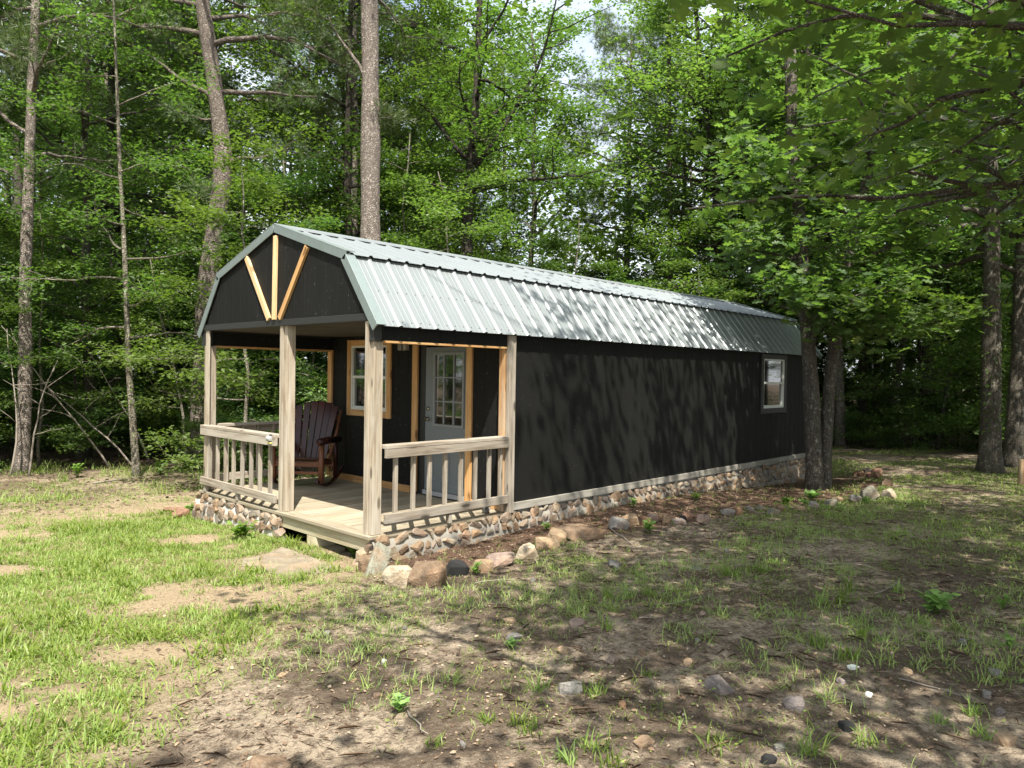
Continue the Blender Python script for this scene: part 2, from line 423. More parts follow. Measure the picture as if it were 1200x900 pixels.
# ------------------------------------------------------------------ ground sheet
def axis(lo, a, b, hi, fine, g=1.09):
    mid = list(np.arange(a, b + 1e-6, fine)); s = fine; x = a; left = []
    while x > lo: s *= g; x -= s; left.append(x)
    s = fine; x = b; right = []
    while x < hi: s *= g; x += s; right.append(x)
    return np.array(left[::-1] + mid + right)
def make_ground():
    xs = axis(-90, -5, 12, 140, .05); ys = axis(-90, -6.5, 7, 140, .05)
    X, Y = np.meshgrid(xs, ys, indexing='ij')
    Z = zg(X, Y) + (.022 * (fbm(X * 7, Y * 7, 3) - .5) + .012 * (fbm(X * 22, Y * 22, 2) - .5)) * (1 - ss(20, 30, np.hypot(X, Y)))
    nx, ny = X.shape
    me = bpy.data.meshes.new('ground')
    me.vertices.add(nx * ny); me.vertices.foreach_set('co', np.stack([X, Y, Z], -1).astype(np.float32).ravel())
    i = (np.arange(nx - 1)[:, None] * ny + np.arange(ny - 1)[None, :]).ravel()
    lp = np.stack([i, i + ny, i + ny + 1, i + 1], -1).ravel()
    me.loops.add(len(lp)); me.loops.foreach_set('vertex_index', lp.astype(np.int32))
    me.polygons.add(len(i)); me.polygons.foreach_set('loop_start', (np.arange(len(i)) * 4).astype(np.int32))
    me.polygons.foreach_set('use_smooth', np.ones(len(i), dtype=bool))
    me.update(calc_edges=True)
    wood = np.maximum(ss(9.8, 12.0, Y + .8 * (fbm(X * .4, Y * .4, 3) - .5)), ss(17, 20, X)) * (1 - .0 * X)
    for nm, v in (('lawn', lawn(X, Y)), ('inlawn', ss(-.5, .4, lawn_side(X, Y)) * (1 - ss(.5, 2.5, X)) * (1 - ss(4.5, 8, Y))), ('bed', bed(X, Y)), ('wood', wood), ('farlawn', far_lawn(X, Y))):
        a = me.attributes.new(nm, 'FLOAT', 'POINT'); a.data.foreach_set('value', np.asarray(v, dtype=np.float32).ravel())
    me.materials.append(M['ground'])
    tag(link('ground', me), kind='structure')
make_ground()

# ------------------------------------------------------------------ the cabin
cabin = tag(empty('cabin', (0, 0, 0)), 'long black gambrel-roofed shed cabin with an open timber porch at its near end', 'cabin')
RY = [(-.075, 2.0), (.455, 2.695), (1.83, 3.125), (3.205, 2.695), (3.735, 2.0)]
def zt(y):
    for (a, za), (b, zb) in zip(RY[:-1], RY[1:]):
        if a <= y <= b: return za + (zb - za) * (y - a) / (b - a)
    return 2.0
def grooved(mapf, u0, u1, zlo, zhi, breaks=(), pitch=.203, gw=.008, gd=.0035):
    """sheet with vertical grooves; mapf(u, depth, z)"""
    us = [(u0, 0), (u1, 0)] + [(b, 0) for b in breaks if u0 < b < u1]
    k = math.ceil((u0 - .03) / pitch)
    while k * pitch < u1 + .03:
        g = k * pitch
        for du, dd in ((-gw / 2, 0), (-gw / 2 + .002, gd), (gw / 2 - .002, gd), (gw / 2, 0)):
            if u0 < g + du < u1: us.append((g + du, dd))
        k += 1
    us.sort()
    vs = []; fs = []
    for i, (u, dd) in enumerate(us):
        vs += [mapf(u, dd, zlo(u) if callable(zlo) else zlo), mapf(u, dd, zhi(u) if callable(zhi) else zhi)]
        if i: fs.append((2 * i - 2, 2 * i, 2 * i + 1, 2 * i - 1))
    return vs, fs
def wall_rects(mapf, u0, u1, z0, z1, holes, name, parent=cabin, breaks=()):
    m = MB(); hs = sorted(holes); u = u0
    for a, b, c, d in hs:
        m.add(*grooved(mapf, u, a, z0, z1, breaks)); 
        if c > z0: m.add(*grooved(mapf, a, b, z0, c, breaks))
        m.add(*grooved(mapf, a, b, d, z1, breaks)); u = b
    m.add(*grooved(mapf, u, u1, z0, z1, breaks))
    return m.build(name, M['siding'], parent)
WIN_S = (8.34, 9.20, 1.01, 1.89)        # side window
WIN_P = (2.27, 3.10, 1.02, 1.915)       # porch window (y0,y1,z0,z1)
DOOR = (.71, 1.50, .075, 1.875)
wr = wall_rects(lambda u, d, z: (u, d, z), P + .10, L, .095, 1.995, [WIN_S], 'side_wall')
tag(wr, 'dappled black panel wall facing the camera')
m = MB(); m.add(*grooved(lambda u, d, z: (u, W - d, z), P, L, -.02, 1.995)); m.build('side_wall', M['siding'], cabin)
m = MB(); m.add(*grooved(lambda u, d, z: (L - d, u, z), 0, W, -.02, lambda y: zt(y) - .02, (.455, 1.83, 3.205))); m.build('end_wall', M['siding'], cabin)
wall_rects(lambda u, d, z: (P + d, u, z), .012, W - .012, .0, 2.06, [(DOOR[0] - .02, DOOR[1] + .10, .0, DOOR[3] + .03), WIN_P], 'porch_wall')
# a dark room behind the glass
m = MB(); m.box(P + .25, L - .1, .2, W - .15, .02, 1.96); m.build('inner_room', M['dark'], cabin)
# floor frame below the body
m = MB(); m.box(P + .2, L - .01, .02, W - .02, -.03, .095); m.build('floor_frame', M['skid'], cabin)
# grey board along the foot of the wall, in three lengths
x = P + .045
sk = MB()
for x1 in (5.3, 8.1, L + .01):
    sk.box(x, x1 - .003, -.028, .012, .008, .092); x = x1
sk.build('sill_board', M['skid'], cabin, .002)

# gable of the porch
m = MB(); m.add(*grooved(lambda u, d, z: (-.018 + d, u, z), .0, W, 2.075, lambda y: zt(y) - .02, (.455, 1.83, 3.205)))
gp = m.build('gable_panel', M['siding'], cabin)
m = MB(); m.add(*grooved(lambda u, d, z: (.06 + d, u, z), .0, W, 2.075, lambda y: zt(y) - .03, (.455, 1.83, 3.205))); m.build('gable_backing', M['siding'], cabin)
m = MB(); m.box(-.032, .075, .035, W - .035, HG - .005, 2.115); m.build('gable_beam', M['blacktrim'], cabin, .003)
def vb(name, y0, z0, y1, z1, x, mat, w=.066):
    m = MB(); m.bar((x, y0, z0), (x, y1, z1), w, .03, (1, 0, 0)); m.build(name, M[mat], cabin, .002)
vb('gable_strut', 1.815, 2.118, 1.80, 3.045, -.038, 'palepine', .062)
vb('gable_strut', 1.93, 2.125, 2.475, 2.868, -.036, 'palepine')
vb('gable_strut', 1.70, 2.125, 1.15, 2.858, -.034, 'pine')

# headers above the side openings and the porch ceiling
m = MB(); m.add(*grooved(lambda u, d, z: (u, -.018 + d, z), .0, P - .075, HB + .012, 2.03)); m.box(0.0, P - .075, -.008, .06, HB + .012, 2.02); m.build('header', M['siding'], cabin)
m = MB(); m.box(0.0, P, W - .06, W + .012, HB + .012, 2.02); m.build('header', M['siding'], cabin)
m = MB(); m.box(.1, P - .08, -.022, .07, HB - .012, HB + .010); m.build('opening_trim', M['pine'], cabin, .002)
m = MB(); m.box(.1, P - .04, W - .07, W + .016, HB - .016, HB + .010); m.build('opening_trim', M['pine'], cabin, .002)
m = MB(); m.box(P - .036, P - .002, W - .085, W + .014, .02, HB + .010); m.build('opening_trim', M['pine'], cabin, .002)
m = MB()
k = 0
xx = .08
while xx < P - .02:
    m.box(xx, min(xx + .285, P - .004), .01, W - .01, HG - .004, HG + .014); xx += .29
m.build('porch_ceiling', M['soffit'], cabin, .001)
m = MB(); m.box(-.020, .07, -.024, .09, HB, HG + .01); m.build('corner_block', M['blacktrim'], cabin, .003)
m = MB(); m.box(-.020, .07, W - .09, W + .024, HB, HG + .01); m.build('corner_block', M['blacktrim'], cabin, .003)

# posts
def post(x0, x1, y0, y1, z0, z1, mat='weathered', split=None, name='post', label=None):
    m = MB()
    if split:
        ys = y0 + (y1 - y0) * split
        m.box(x0, x1, ys + .0015, y1, z0, z1, .8); m.box(x0 + .004, x1, y0, ys - .0015, z0, z1, .3)
    else: m.box(x0, x1, y0, y1, z0, z1)
    o = m.build(name, M[mat], cabin, .004)
    if label: tag(o, label)
    return o
post(.004, .108, .0, .104, .004, HB, split=None)
m = MB(); m.box(-.024, .002, .052, .110, .0, 2.04); m.build('post_facing', M['weathered'], cabin, .002)
post(.004, .108, 1.60, 1.705, .003, HG)
m = MB(); m.box(-.022, .001, 1.655, 1.71, .003, HG - .006); m.build('post_facing', M['weathered'], cabin, .002)
post(.004, .108, W - .115, W - .008, .004, HB)
m = MB(); m.box(-.020, .001, W - .17, W - .055, .0, HG - .006); m.build('post_facing', M['weathered'], cabin, .002)
post(P - .088, P - .001, .003, .09, .004, HB, 'post_orange', label='porch post with rust-orange stained inner face')
post(P - .068, P + .040, -.052, -.004, -.012, 2.0, 'rail', name='corner_board', label='grey corner board where the porch meets the long wall')

# deck
m = MB(); yy = -.015
while yy < W + .01:
    y1 = min(yy + .138, W + .015)
    m.box(.115, P - .004, yy + .002, y1 - .002, -.036, 0, None); yy += .14
m.build('deck_boards', M['deck'], cabin, .003)
m = MB(); m.box(-.045, .111, -.018, W + .018, -.036, .0015); m.build('deck_edge_board', M['deck'], cabin, .006)
m = MB(); m.box(-.012, .028, .015, W - .0, -.165, -.038); m.build('deck_fascia', M['fascia'], cabin, .003)
m = MB(); m.box(.03, P, .0, .035, -.165, -.038); m.box(.03, P, W - .035, W, -.165, -.038); m.box(.9, .94, .04, W - .04, -.165, -.038); m.build('deck_frame', M['fascia'], cabin)
m = MB(); m.box(-.01, .22, .95, 1.13, -.28, -.168); m.box(-.05, .24, .80, 1.10, -.325, -.283); m.box(-.03, .26, .66, 1.16, -.37, -.328); m.build('support_block', M['fascia'], cabin, .004)

# railings
def railing(p0, p1, ztop, zbot, bal, nrm, mat='rail', name='railing', end_gap=0):
    p0 = Vector(p0); p1 = Vector(p1); d = (p1 - p0).normalized(); s = Vector(nrm)
    up = Vector((0, 0, 1))
    m = MB()
    def board(z0, z1, off, th, w=None):
        zc = (z0 + z1) / 2
        a = p0 + s * off + up * zc; b = p1 + s * off + up * zc
        m.bar(a, b, th, z1 - z0)
    board(ztop - .125, ztop - .038, .052, .038)       # face board
    board(ztop - .036, ztop, .010, .125)              # cap
    r = m.build(name, M[mat], cabin, .004)
    m = MB()
    zc = (zbot + .095 / 2)
    m.bar(p0 + s * .052 + up * zc, p1 + s * .052 + up * (zc + .004), .038, .092)
    b = m.build('bottom_rail', M[mat], r, .004)
    for t in bal:
        q = p0 + d * t
        m = MB(); m.bar(q + s * .012 + up * (zbot - .012), q + s * .012 + up * (ztop - .038), .038, .038, s)
        m.build('baluster', M[mat], r, .003)
    return r
r1 = railing((.112, .0, 0), (P - .072, .0, 0), .86, .105, [.15, .37, .58, .79, 1.01, 1.22, 1.43, 1.61], (0, -1, 0))
tag(r1, 'grey railing on the right side of the porch')
r2 = railing((.0, 1.715, 0), (.0, W - .055, 0), .845, .085, [.195, .43, .64, .86, 1.08, 1.29, 1.51, 1.72], (-1, 0, 0))
tag(r2, 'pale railing across the left half of the porch front')
r3 = railing((.115, W, 0), (P - .04, W, 0), .845, .085, [.2, .42, .64, .86, 1.08, 1.30, 1.52], (0, 1, 0))
tag(r3, 'shaded railing on the far side of the porch')
for o, (xa, ya) in ((r2, (-.035, 2.63)), (r2, (-.035, 3.50)), (r1, (.95, -.03))):
    m = MB(); m.box(xa - .019, xa + .019, ya - .03, ya + .03, .002, .09); m.build('rail_foot', M['rail'], o, .002)

# porch window and side window
def window(name, mapf, u0, u1, z0, z1, trim, tw, label):
    """mapf(u, outward, z)"""
    m = MB(); o_ = .028
    def bx(mm, a, b, c, d, e, f):
        pts = [mapf(u, w, z) for u in (a, b) for w in (e, f) for z in (c, d)]
        xs = [p[0] for p in pts]; ys = [p[1] for p in pts]; zs = [p[2] for p in pts]
        mm.box(min(xs), max(xs), min(ys), max(ys), min(zs), max(zs))
    bx(m, u0 - tw, u0, z0 - tw, z1 + tw * .9, .0, o_); bx(m, u1, u1 + tw, z0 - tw, z1 + tw * .9, .0, o_)
    bx(m, u0 + .001, u1 - .001, z1, z1 + tw * .9 - .002, .0, o_ - .003); bx(m, u0 + .001, u1 - .001, z0 - tw + .003, z0, .0, o_ - .003)
    w = m.build(name, M[trim], cabin, .003); tag(w, label)
    m = MB(); f = .028
    bx(m, u0, u0 + f, z0, z1, -.04, .018); bx(m, u1 - f, u1, z0, z1, -.04, .018)
    bx(m, u0 + f, u1 - f, z1 - f, z1, -.04, .016); bx(m, u0 + f, u1 - f, z0, z0 + f, -.04, .020)
    zm = (z0 + z1) / 2 + .01
    bx(m, u0 + f, u1 - f, zm - .018, zm + .018, -.03, .010)
    fr = m.build('frame', M['white'], w, .002)
    m = MB(); bx(m, u0 + f, u0 + f + .018, z0 + f, zm - .018, -.03, .0); bx(m, u1 - f - .018, u1 - f, z0 + f, zm - .018, -.03, .0); bx(m, u0 + f + .018, u1 - f - .018, z0 + f, z0 + f + .022, -.03, .0)
    m.build('lower_sash', M['white'], w, .001)
    m = MB(); bx(m, u0 + f, u1 - f, zm + .018, z1 - f, -.016, -.012); m.build('pane', M['glass'], w)
    m = MB(); bx(m, u0 + f + .018, u1 - f - .018, z0 + f + .022, zm - .018, -.026, -.022); m.build('pane', M['glass'], w)
window('window', lambda u, w, z: (P - w, u, z), WIN_P[0], WIN_P[1], WIN_P[2], WIN_P[3], 'pine', .09, 'porch window with yellow pine casing')
window('window', lambda u, w, z: (u, -w, z), WIN_S[0], WIN_S[1], WIN_S[2], WIN_S[3], 'blacktrim', .095, 'white window with black casing in the long wall')

# door
dr = tag(bpy.data.objects.new('door', None), 'grey entry door with nine small panes'); COL.objects.link(dr); dr.parent = cabin; dr.location = (0, 0, 0)
y0, y1, z0, z1 = DOOR
m = MB(); LY = (.785, 1.33); LZ = (.90, 1.80)
m.box(P + .02, P + .06, y0, LY[0], z0, z1); m.box(P + .02, P + .06, LY[1], y1, z0, z1)
m.box(P + .0201, P + .06, LY[0], LY[1], z0, LZ[0]); m.box(P + .0201, P + .06, LY[0], LY[1], LZ[1], z1)
m.build('door_panel', M['doorgrey'], cabin).parent = dr
def frame_rect(m, x0, x1, a, b, c, d, w):
    m.box(x0, x1, a, a + w, c, d); m.box(x0, x1, b - w, b, c, d); m.box(x0 + .0005, x1, a + w, b - w, c, c + w); m.box(x0 + .0005, x1, a + w, b - w, d - w, d)
m = MB(); frame_rect(m, P + .004, P + .03, LY[0] - .012, LY[1] + .012, LZ[0] - .012, LZ[1] + .012, .030)
for k in (1, 2):
    yc = LY[0] + (LY[1] - LY[0]) * k / 3; m.box(P + .010, P + .03, yc - .009, yc + .009, LZ[0] + .02, LZ[1] - .02)
    zc = LZ[0] + (LZ[1] - LZ[0]) * k / 3; m.box(P + .011, P + .03, LY[0] + .02, LY[1] - .02, zc - .009, zc + .009)
m.build('lite_frame', M['doorlite'], dr, .003)
m = MB(); m.box(P + .026, P + .030, LY[0], LY[1], LZ[0], LZ[1]); m.build('pane', M['glass'], dr)
m = MB()
for a, b in ((.79, 1.04), (1.10, 1.35)):
    frame_rect(m, P + .012, P + .021, a, b, .20, .72, .018); m.box(P + .013, P + .021, a + .05, b - .05, .25, .67)
m.build('raised_panel', M['doorgrey'], dr, .004)
m = MB(); m.box(P + .0, P + .07, y0 - .02, y1 + .02, .012, z0 - .006); m.build('threshold', M['greyplastic'], dr, .004)
m = MB(); m.tube([(P + .02, 1.445, .97), (P - .025, 1.445, .97)], [.028, .022], 12); m.tube([(P - .03, 1.445, .97), (P - .035, 1.37, .972)], [.011, .010], 8)
m.build('handle', M['brass'], dr)
m = MB(); m.tube([(P + .02, 1.445, 1.10), (P + .005, 1.445, 1.10)], [.026, .024], 12); m.build('deadbolt', M['brass'], dr)
m = MB(); m.box(P - .025, P + .02, y1 + .125, y1 + .225, .02, 2.04); m.build('door_trim', M['pine'], cabin, .003)
m = MB(); m.box(P - .025, P + .02, y0 - .10, y0 - .005, .02, 2.04); m.build('door_trim', M['pine'], cabin, .003)
m = MB(); m.box(P + .015, P + .05, y1 + .002, y1 + .124, .0, 2.04); m.build('door_jamb', M['blacktrim'], cabin)
m = MB(); m.box(P - .035, P - .002, 1.735, W - .09, .002, .088); m.build('baseboard', M['pine'], cabin, .003)
m = MB(); m.box(P - .03, P - .002, .10, y0 - .11, .002, .06); m.build('baseboard', M['pine'], cabin, .003)
m = MB(); m.box(P - .07, P - .004, 1.91, 1.975, 1.84, 1.925); m.box(P - .06, P - .004, 1.815, 1.875, 1.84, 1.92); m.build('wall_blocks', M['skid'], cabin, .004)  # two plain blocks high on the porch wall

# roof
X0, X1 = -.035, L + .235
def ribbed(ya, za, yb, zb, lift, name):
    """ribbed sheet from (ya,za) to (yb,zb), lift along the outward normal"""
    dv = Vector((0, yb - ya, zb - za)).normalized(); nv = Vector((0, -dv.z, dv.y)); nv = nv if nv.z > 0 else -nv
    prof = [(X0, 0)]; k = 0; x = X0 + .055
    while x < X1 - .03:
        prof += [(x - .030, 0), (x - .013, .017), (x + .013, .017), (x + .030, 0)]
        for q in (.085, .145):
            if x + q + .02 < X1: prof += [(x + q - .010, 0), (x + q, .0022), (x + q + .010, 0)]
        x += .2286
    prof.append((X1, 0))
    n = len(prof); vs = []; fs = []
    for th in (0, -.0015):
        for (yy, zz) in ((ya, za), ((ya + yb) / 2, (za + zb) / 2), (yb, zb)):
            for px_, hh in prof:
                q = Vector((px_, yy, zz)) + nv * (hh + lift + th); vs.append(q)
    for r_ in (0, 1):
        for i in range(n - 1):
            a = r_ * n + i; fs.append((a, a + 1, a + n + 1, a + n)); a += 3 * n; fs.append((a + n, a + n + 1, a + 1, a))
    for i in range(n - 1):
        fs.append((i + 1, i, 3 * n + i, 3 * n + i + 1)); fs.append((2 * n + i, 2 * n + i + 1, 5 * n + i + 1, 5 * n + i))
    m = MB(); m.add(vs, fs); return m.build(name, M['metal'], cabin), nv, dv
r_, nv, dv = ribbed(-.082, 1.992, .462, 2.702, .004, 'roof_sheet'); tag(r_, 'lower ribbed slope facing the camera')
m = MB(); x = X0 + .055 + .045
while x < X1 - .03:
    for (t, ) in ((.06,), (.45,)):
        q = Vector((x, -.082, 1.992)) + dv * t
        m.tube([q + nv * .004, q + nv * .011], [.0055, .0045], 6)
    x += .1143
m.build('screw_heads', M['screw'], cabin)['kind'] = 'stuff'
ribbed(.425, 2.6856, 1.83, 3.125, .026, 'roof_sheet')
ribbed(3.742, 1.992, 3.198, 2.702, .004, 'roof_sheet')
ribbed(3.235, 2.6856, 1.83, 3.125, .026, 'roof_sheet')
# ridge cap, folded, with small rolled edges
m = MB(); dz = (3.125 - 2.695) / (1.83 - .455)
vs = []
for x in (X0 - .01, X1 + .01):
    vs += [(x, 1.83 - .155, 3.176 - .155 * dz - .008), (x, 1.83 - .148, 3.180 - .148 * dz), (x, 1.83 - .012, 3.176), (x, 1.83, 3.186), (x, 1.83 + .012, 3.176), (x, 1.83 + .148, 3.180 - .148 * dz), (x, 1.83 + .155, 3.176 - .155 * dz - .008)]
m.add(vs, [(i, i + 1, i + 8, i + 7) for i in range(6)]); o = m.build('ridge_cap', M['metal'], cabin)
sd = o.modifiers.new('s', 'SOLIDIFY'); sd.thickness = .002
# soffit under the sheets so that no daylight shows
m = MB(); m.add([(X0 + .03, y, z - .012) for y, z in RY] + [(X1 - .03, y, z - .012) for y, z in RY], [(i, i + 1, i + 6, i + 5) for i in range(4)])
o = m.build('roof_deck', M['blacktrim'], cabin); sd = o.modifiers.new('s', 'SOLIDIFY'); sd.thickness = .010; sd.offset = -1
# rake flashing on the front and the back edge
def rake(xe, sgn, nm='rake_trim'):
    for (ya, za), (yb, zb) in zip(RY[:-1], RY[1:]):
        dv = Vector((0, yb - ya, zb - za)); ln = dv.length; dv.normalize(); nv = Vector((0, -dv.z, dv.y))
        up = abs(dv.z) < .6
        lf = .052 if up else .028
        ext = .03 if up else .0
        a = Vector((xe, ya, za)) - dv * (ext if ya < 1 else 0); b = Vector((xe, yb, zb)) + dv * (ext if ya > 1.8 and up else 0)
        if not up:
            if ya < 1: a = a - dv * .02
            else: b = b + dv * .02
        m = MB(); wf = .088
        # face leg
        c = nv * (lf - wf / 2)
        m.bar(a + c, b + c, .012, wf, nv)
        # top leg
        m.bar(a + nv * (lf + .003) + Vector((sgn * .048, 0, 0)), b + nv * (lf + .003) + Vector((sgn * .048, 0, 0)), .110, .006, nv)
        m.build(nm, M['flashing'], cabin, .0015)
rake(X0 - .008, 1); rake(X1 + .008, -1)

# ------------------------------------------------------------------ foundation of field stones in mortar
def hull_stone(c, sx, sy, sz, n=16, rot=None, flat=.0, rng=random):
    import bmesh
    bm = bmesh.new()
    for i in range(n):
        v = Vector((rng.gauss(0, 1), rng.gauss(0, 1), rng.gauss(0, 1))).normalized()
        v = Vector([math.copysign(abs(a) ** .62, a) for a in v]) * rng.uniform(.82, 1.08)
        bm.verts.new((v.x * sx / 2, v.y * sy / 2, v.z * sz / 2))
    r = bmesh.ops.convex_hull(bm, input=bm.verts)
    bmesh.ops.delete(bm, geom=[g for g in r['geom_interior'] if isinstance(g, bmesh.types.BMVert)], context='VERTS')
    bm.verts.index_update()
    R_ = rot if rot is not None else Matrix.Identity(3)
    vs = [R_ @ v.co + Vector(c) for v in bm.verts]
    ix = {v: i for i, v in enumerate(bm.verts)}
    fs = [tuple(ix[v] for v in f.verts) for f in bm.faces]
    bm.free(); return vs, fs
def skirt(mapf, u0, u1, ztop, name_seed, mort='mortar', big=1.0):
    """mortar face with stones; mapf(u, out, z)"""
    rr = random.Random(name_seed); fd = MB(); stn = MB()
    n = int((u1 - u0) / .08) + 2
    us = np.linspace(u0, u1, n)
    vs = []; fs = []
    for i, u in enumerate(us):
        q = mapf(u, 0, 0); zb = zgf(q[0], q[1]) - .12
        for j in range(6):
            t = j / 5; z = ztop + (zb - ztop) * t
            bul = .02 * math.sin(t * PI) + .035 * t + .012 * rr.uniform(-1, 1)
            if j == 0: bul = -.05
            vs.append(mapf(u, bul, z))
        if i:
            for j in range(5):
                a = (i - 1) * 6 + j; fs.append((a, a + 6, a + 7, a + 1))
    fd.add(vs, fs, smooth=True)
    z = ztop - .05 * big; row = 0
    while z > ztop - .9:
        u = u0 + rr.uniform(0, .05)
        while u < u1:
            w = rr.choice((.05, .08, .10, .13, .17, .22)) * big * rr.uniform(.85, 1.1); h = rr.uniform(.06, .15) * big
            q = mapf(u + w / 2, 0, 0); g = zgf(q[0], q[1])
            if z > g - .02 and u + w < u1 + .03:
                t = (ztop - z) / max(.1, ztop - g)
                c = mapf(u + w / 2, .022 * math.sin(min(1, t) * PI) + .035 * t - .008, z + rr.uniform(-.02, .02))
                e1 = Vector(mapf(1, 0, 0)) - Vector(mapf(0, 0, 0)); e2 = Vector(mapf(0, 1, 0)) - Vector(mapf(0, 0, 0))
                a = rr.uniform(-.6, .6)
                R_ = Matrix((e1, e2, Vector((0, 0, 1)))).transposed() @ Matrix.Rotation(a, 3, 'Y')
                vs, fs = hull_stone(c, w * 1.0, .066 * big, h * 1.02, 22, R_, rng=rr)
                stn.add(vs, fs, None, rr.random())
            u += w * .96 + .014
        z -= .100 * big; row += 1
    fo = fd.build('stone_foundation', M[mort], cabin)
    st = stn.build('foundation_stones', M['stone'], fo, .010)
skirt(lambda u, o, z: (u, -.012 - o, z), -.0, L + .02, -.014, 3)
skirt(lambda u, o, z: (-.035 - o, W + .12 - u, z), .0, 2.16, -.040, 4, 'litmortar', big=1.12)
skirt(lambda u, o, z: (u, W + .03 + o, z), .0, 3.0, -.05, 6)
skirt(lambda u, o, z: (-.03 - o, .17 - u, z), .0, .2, -.17, 8, 'litmortar', big=1.1)
cs = MB(); rr = random.Random(12)
for (x, y, z, a, b, c) in ((-.05, 1.68, -.115, .13, .15, .11), (-.05, 1.63, -.225, .14, .17, .10), (-.07, 1.66, -.33, .16, .20, .12), (-.04, 1.60, -.285, .12, .10, .09), (.02, .035, -.115, .12, .10, .13), (-.03, .10, -.20, .13, .13, .12), (-.05, .05, -.30, .16, .16, .13), (-.07, .15, -.30, .14, .14, .12), (.10, -.05, -.29, .16, .13, .12)):
    cs.add(*hull_stone((x, y, z), a, b, c, 24, Matrix.Rotation(rr.uniform(-.5, .5), 3, 'X'), rng=rr), None, rr.random())
cs.build('corner_stones', M['stone'], cabin, .01)['kind'] = 'stuff'
skirt(lambda u, o, z: (L + .02 + o, u, z), .0, W, -.014, 9)

# ------------------------------------------------------------------ rocking chair
ch = tag(empty('rocking_chair', (1.20, 3.17, .002), math.radians(-53)), 'dark red stained wooden rocking chair with a fan of back slats on the porch', 'rocking chair')
def arc_pts(x, n=12):
    R0 = 1.05; out = []
    for i in range(n):
        y = -.40 + .98 * i / (n - 1)
        out.append((x, y, .022 + R0 - math.sqrt(R0 * R0 - (y - .02) ** 2)))
    return out
for sx in (-1, 1):
    pts = arc_pts(sx * .30)
    m = MB()
    for a, b in zip(pts[:-1], pts[1:]): m.bar(a, b, .045, .044)
    m.build('rocker', M['chair'], ch, .004)
    m = MB(); m.tube([(sx * .325, -.30, .07), (sx * .33, -.31, .30), (sx * .335, -.315, .60)], [.036, .040, .034], 10); m.build('front_leg', M['chairlight'], ch)
    m = MB(); m.tube([(sx * .30, .30, .09), (sx * .31, .26, .35), (sx * .325, .22, .60)], [.032, .034, .028], 10); m.build('rear_leg', M['chair'], ch)
    m = MB(); m.tube([(sx * .34, -.41, .625), (sx * .345, -.1, .625), (sx * .34, .34, .60)], [.047, .050, .042], 12); m.build('arm', M['chair'], ch)
    m = MB(); m.tube([(sx * .27, .12, .33), (sx * .315, .30, .70), (sx * .33, .42, 1.0)], [.024, .024, .018], 8); m.build('back_post', M['chairlight'], ch)
m = MB()
for k in range(6):
    y = -.30 + k * .082; m.bar((-.29, y, .395 - k * .012), (.29, y, .395 - k * .012), .066, .026)
m.build('seat', M['chair'], ch, .005)
m = MB(); m.bar((-.33, -.31, .32), (.33, -.31, .32), .03, .07); m.bar((-.31, .2, .27), (.31, .2, .27), .03, .07)
for sx in (-1, 1): m.bar((sx * .28, -.31, .345), (sx * .27, .22, .29), .03, .06)
m.bar((-.31, -.28, .20), (.31, -.28, .20), .04, .04)
m.build('seat_frame', M['chairlight'], ch, .005)
bk = MB(); ns = 6
for k in range(ns):
    t0 = (k - (ns - 1) / 2)
    xb = t0 * .077; xt = t0 * .104
    top = 1.125 - .010 * t0 * t0
    m_ = .085
    a = Vector((xb, .16 + .006 * t0 * t0 * -1, .34)); b = Vector((xt, .44 - .010 * t0 * t0, top))
    d, s, u = basis(b - a, (0, 1, 0))
    wb, wt = .070, .097
    vs = [a - s * wb / 2 - u * .011, a + s * wb / 2 - u * .011, a + s * wb / 2 + u * .011, a - s * wb / 2 + u * .011, b - s * wt / 2 - u * .011, b + s * wt / 2 - u * .011, b + s * wt / 2 + u * .011, b - s * wt / 2 + u * .011]
    off = random.random() * 30
    gs = [(off, off + q, w) for q in (-.04, .04) for w in (0, .01)] + [(off + .8, off + q, w) for q in (-.04, .04) for w in (0, .01)]
    bk.add(vs, [(3, 2, 1, 0), (4, 5, 6, 7), (0, 1, 5, 4), (1, 2, 6, 5), (2, 3, 7, 6), (3, 0, 4, 7)], gs)
bk.build('backrest', M['chair'], ch, .004)
m = MB(); m.bar((-.27, .215, .44), (.27, .215, .44), .03, .07); m.bar((-.31, .395, .90), (.31, .395, .90), .03, .06); m.build('back_rail', M['chairlight'], ch, .004)

# small things on the porch
cl = tag(empty('rail_clamp', (-.085, 1.80, .80)), 'small black and grey clamp fixed to the front railing beside the centre post', 'clip light')  # hardware clamp on the railing with a grey round head, gives no light
m = MB(); m.tube([(0, -.03, 0), (0, .03, 0)], [.028, .034], 12); m.build('clamp_head', M['greyplastic'], cl, .002)
m = MB(); m.box(.0, .05, -.02, .02, -.045, .045); m.tube([(.02, -.04, .028), (.02, .05, .028)], [.010, .010], 8); m.build('clamp', M['blackplastic'], cl, .004)
m = MB(); m.box(-.012, .012, -.035, .03, -.055, -.040); m.build('trigger', M['yellow'], cl, .003)
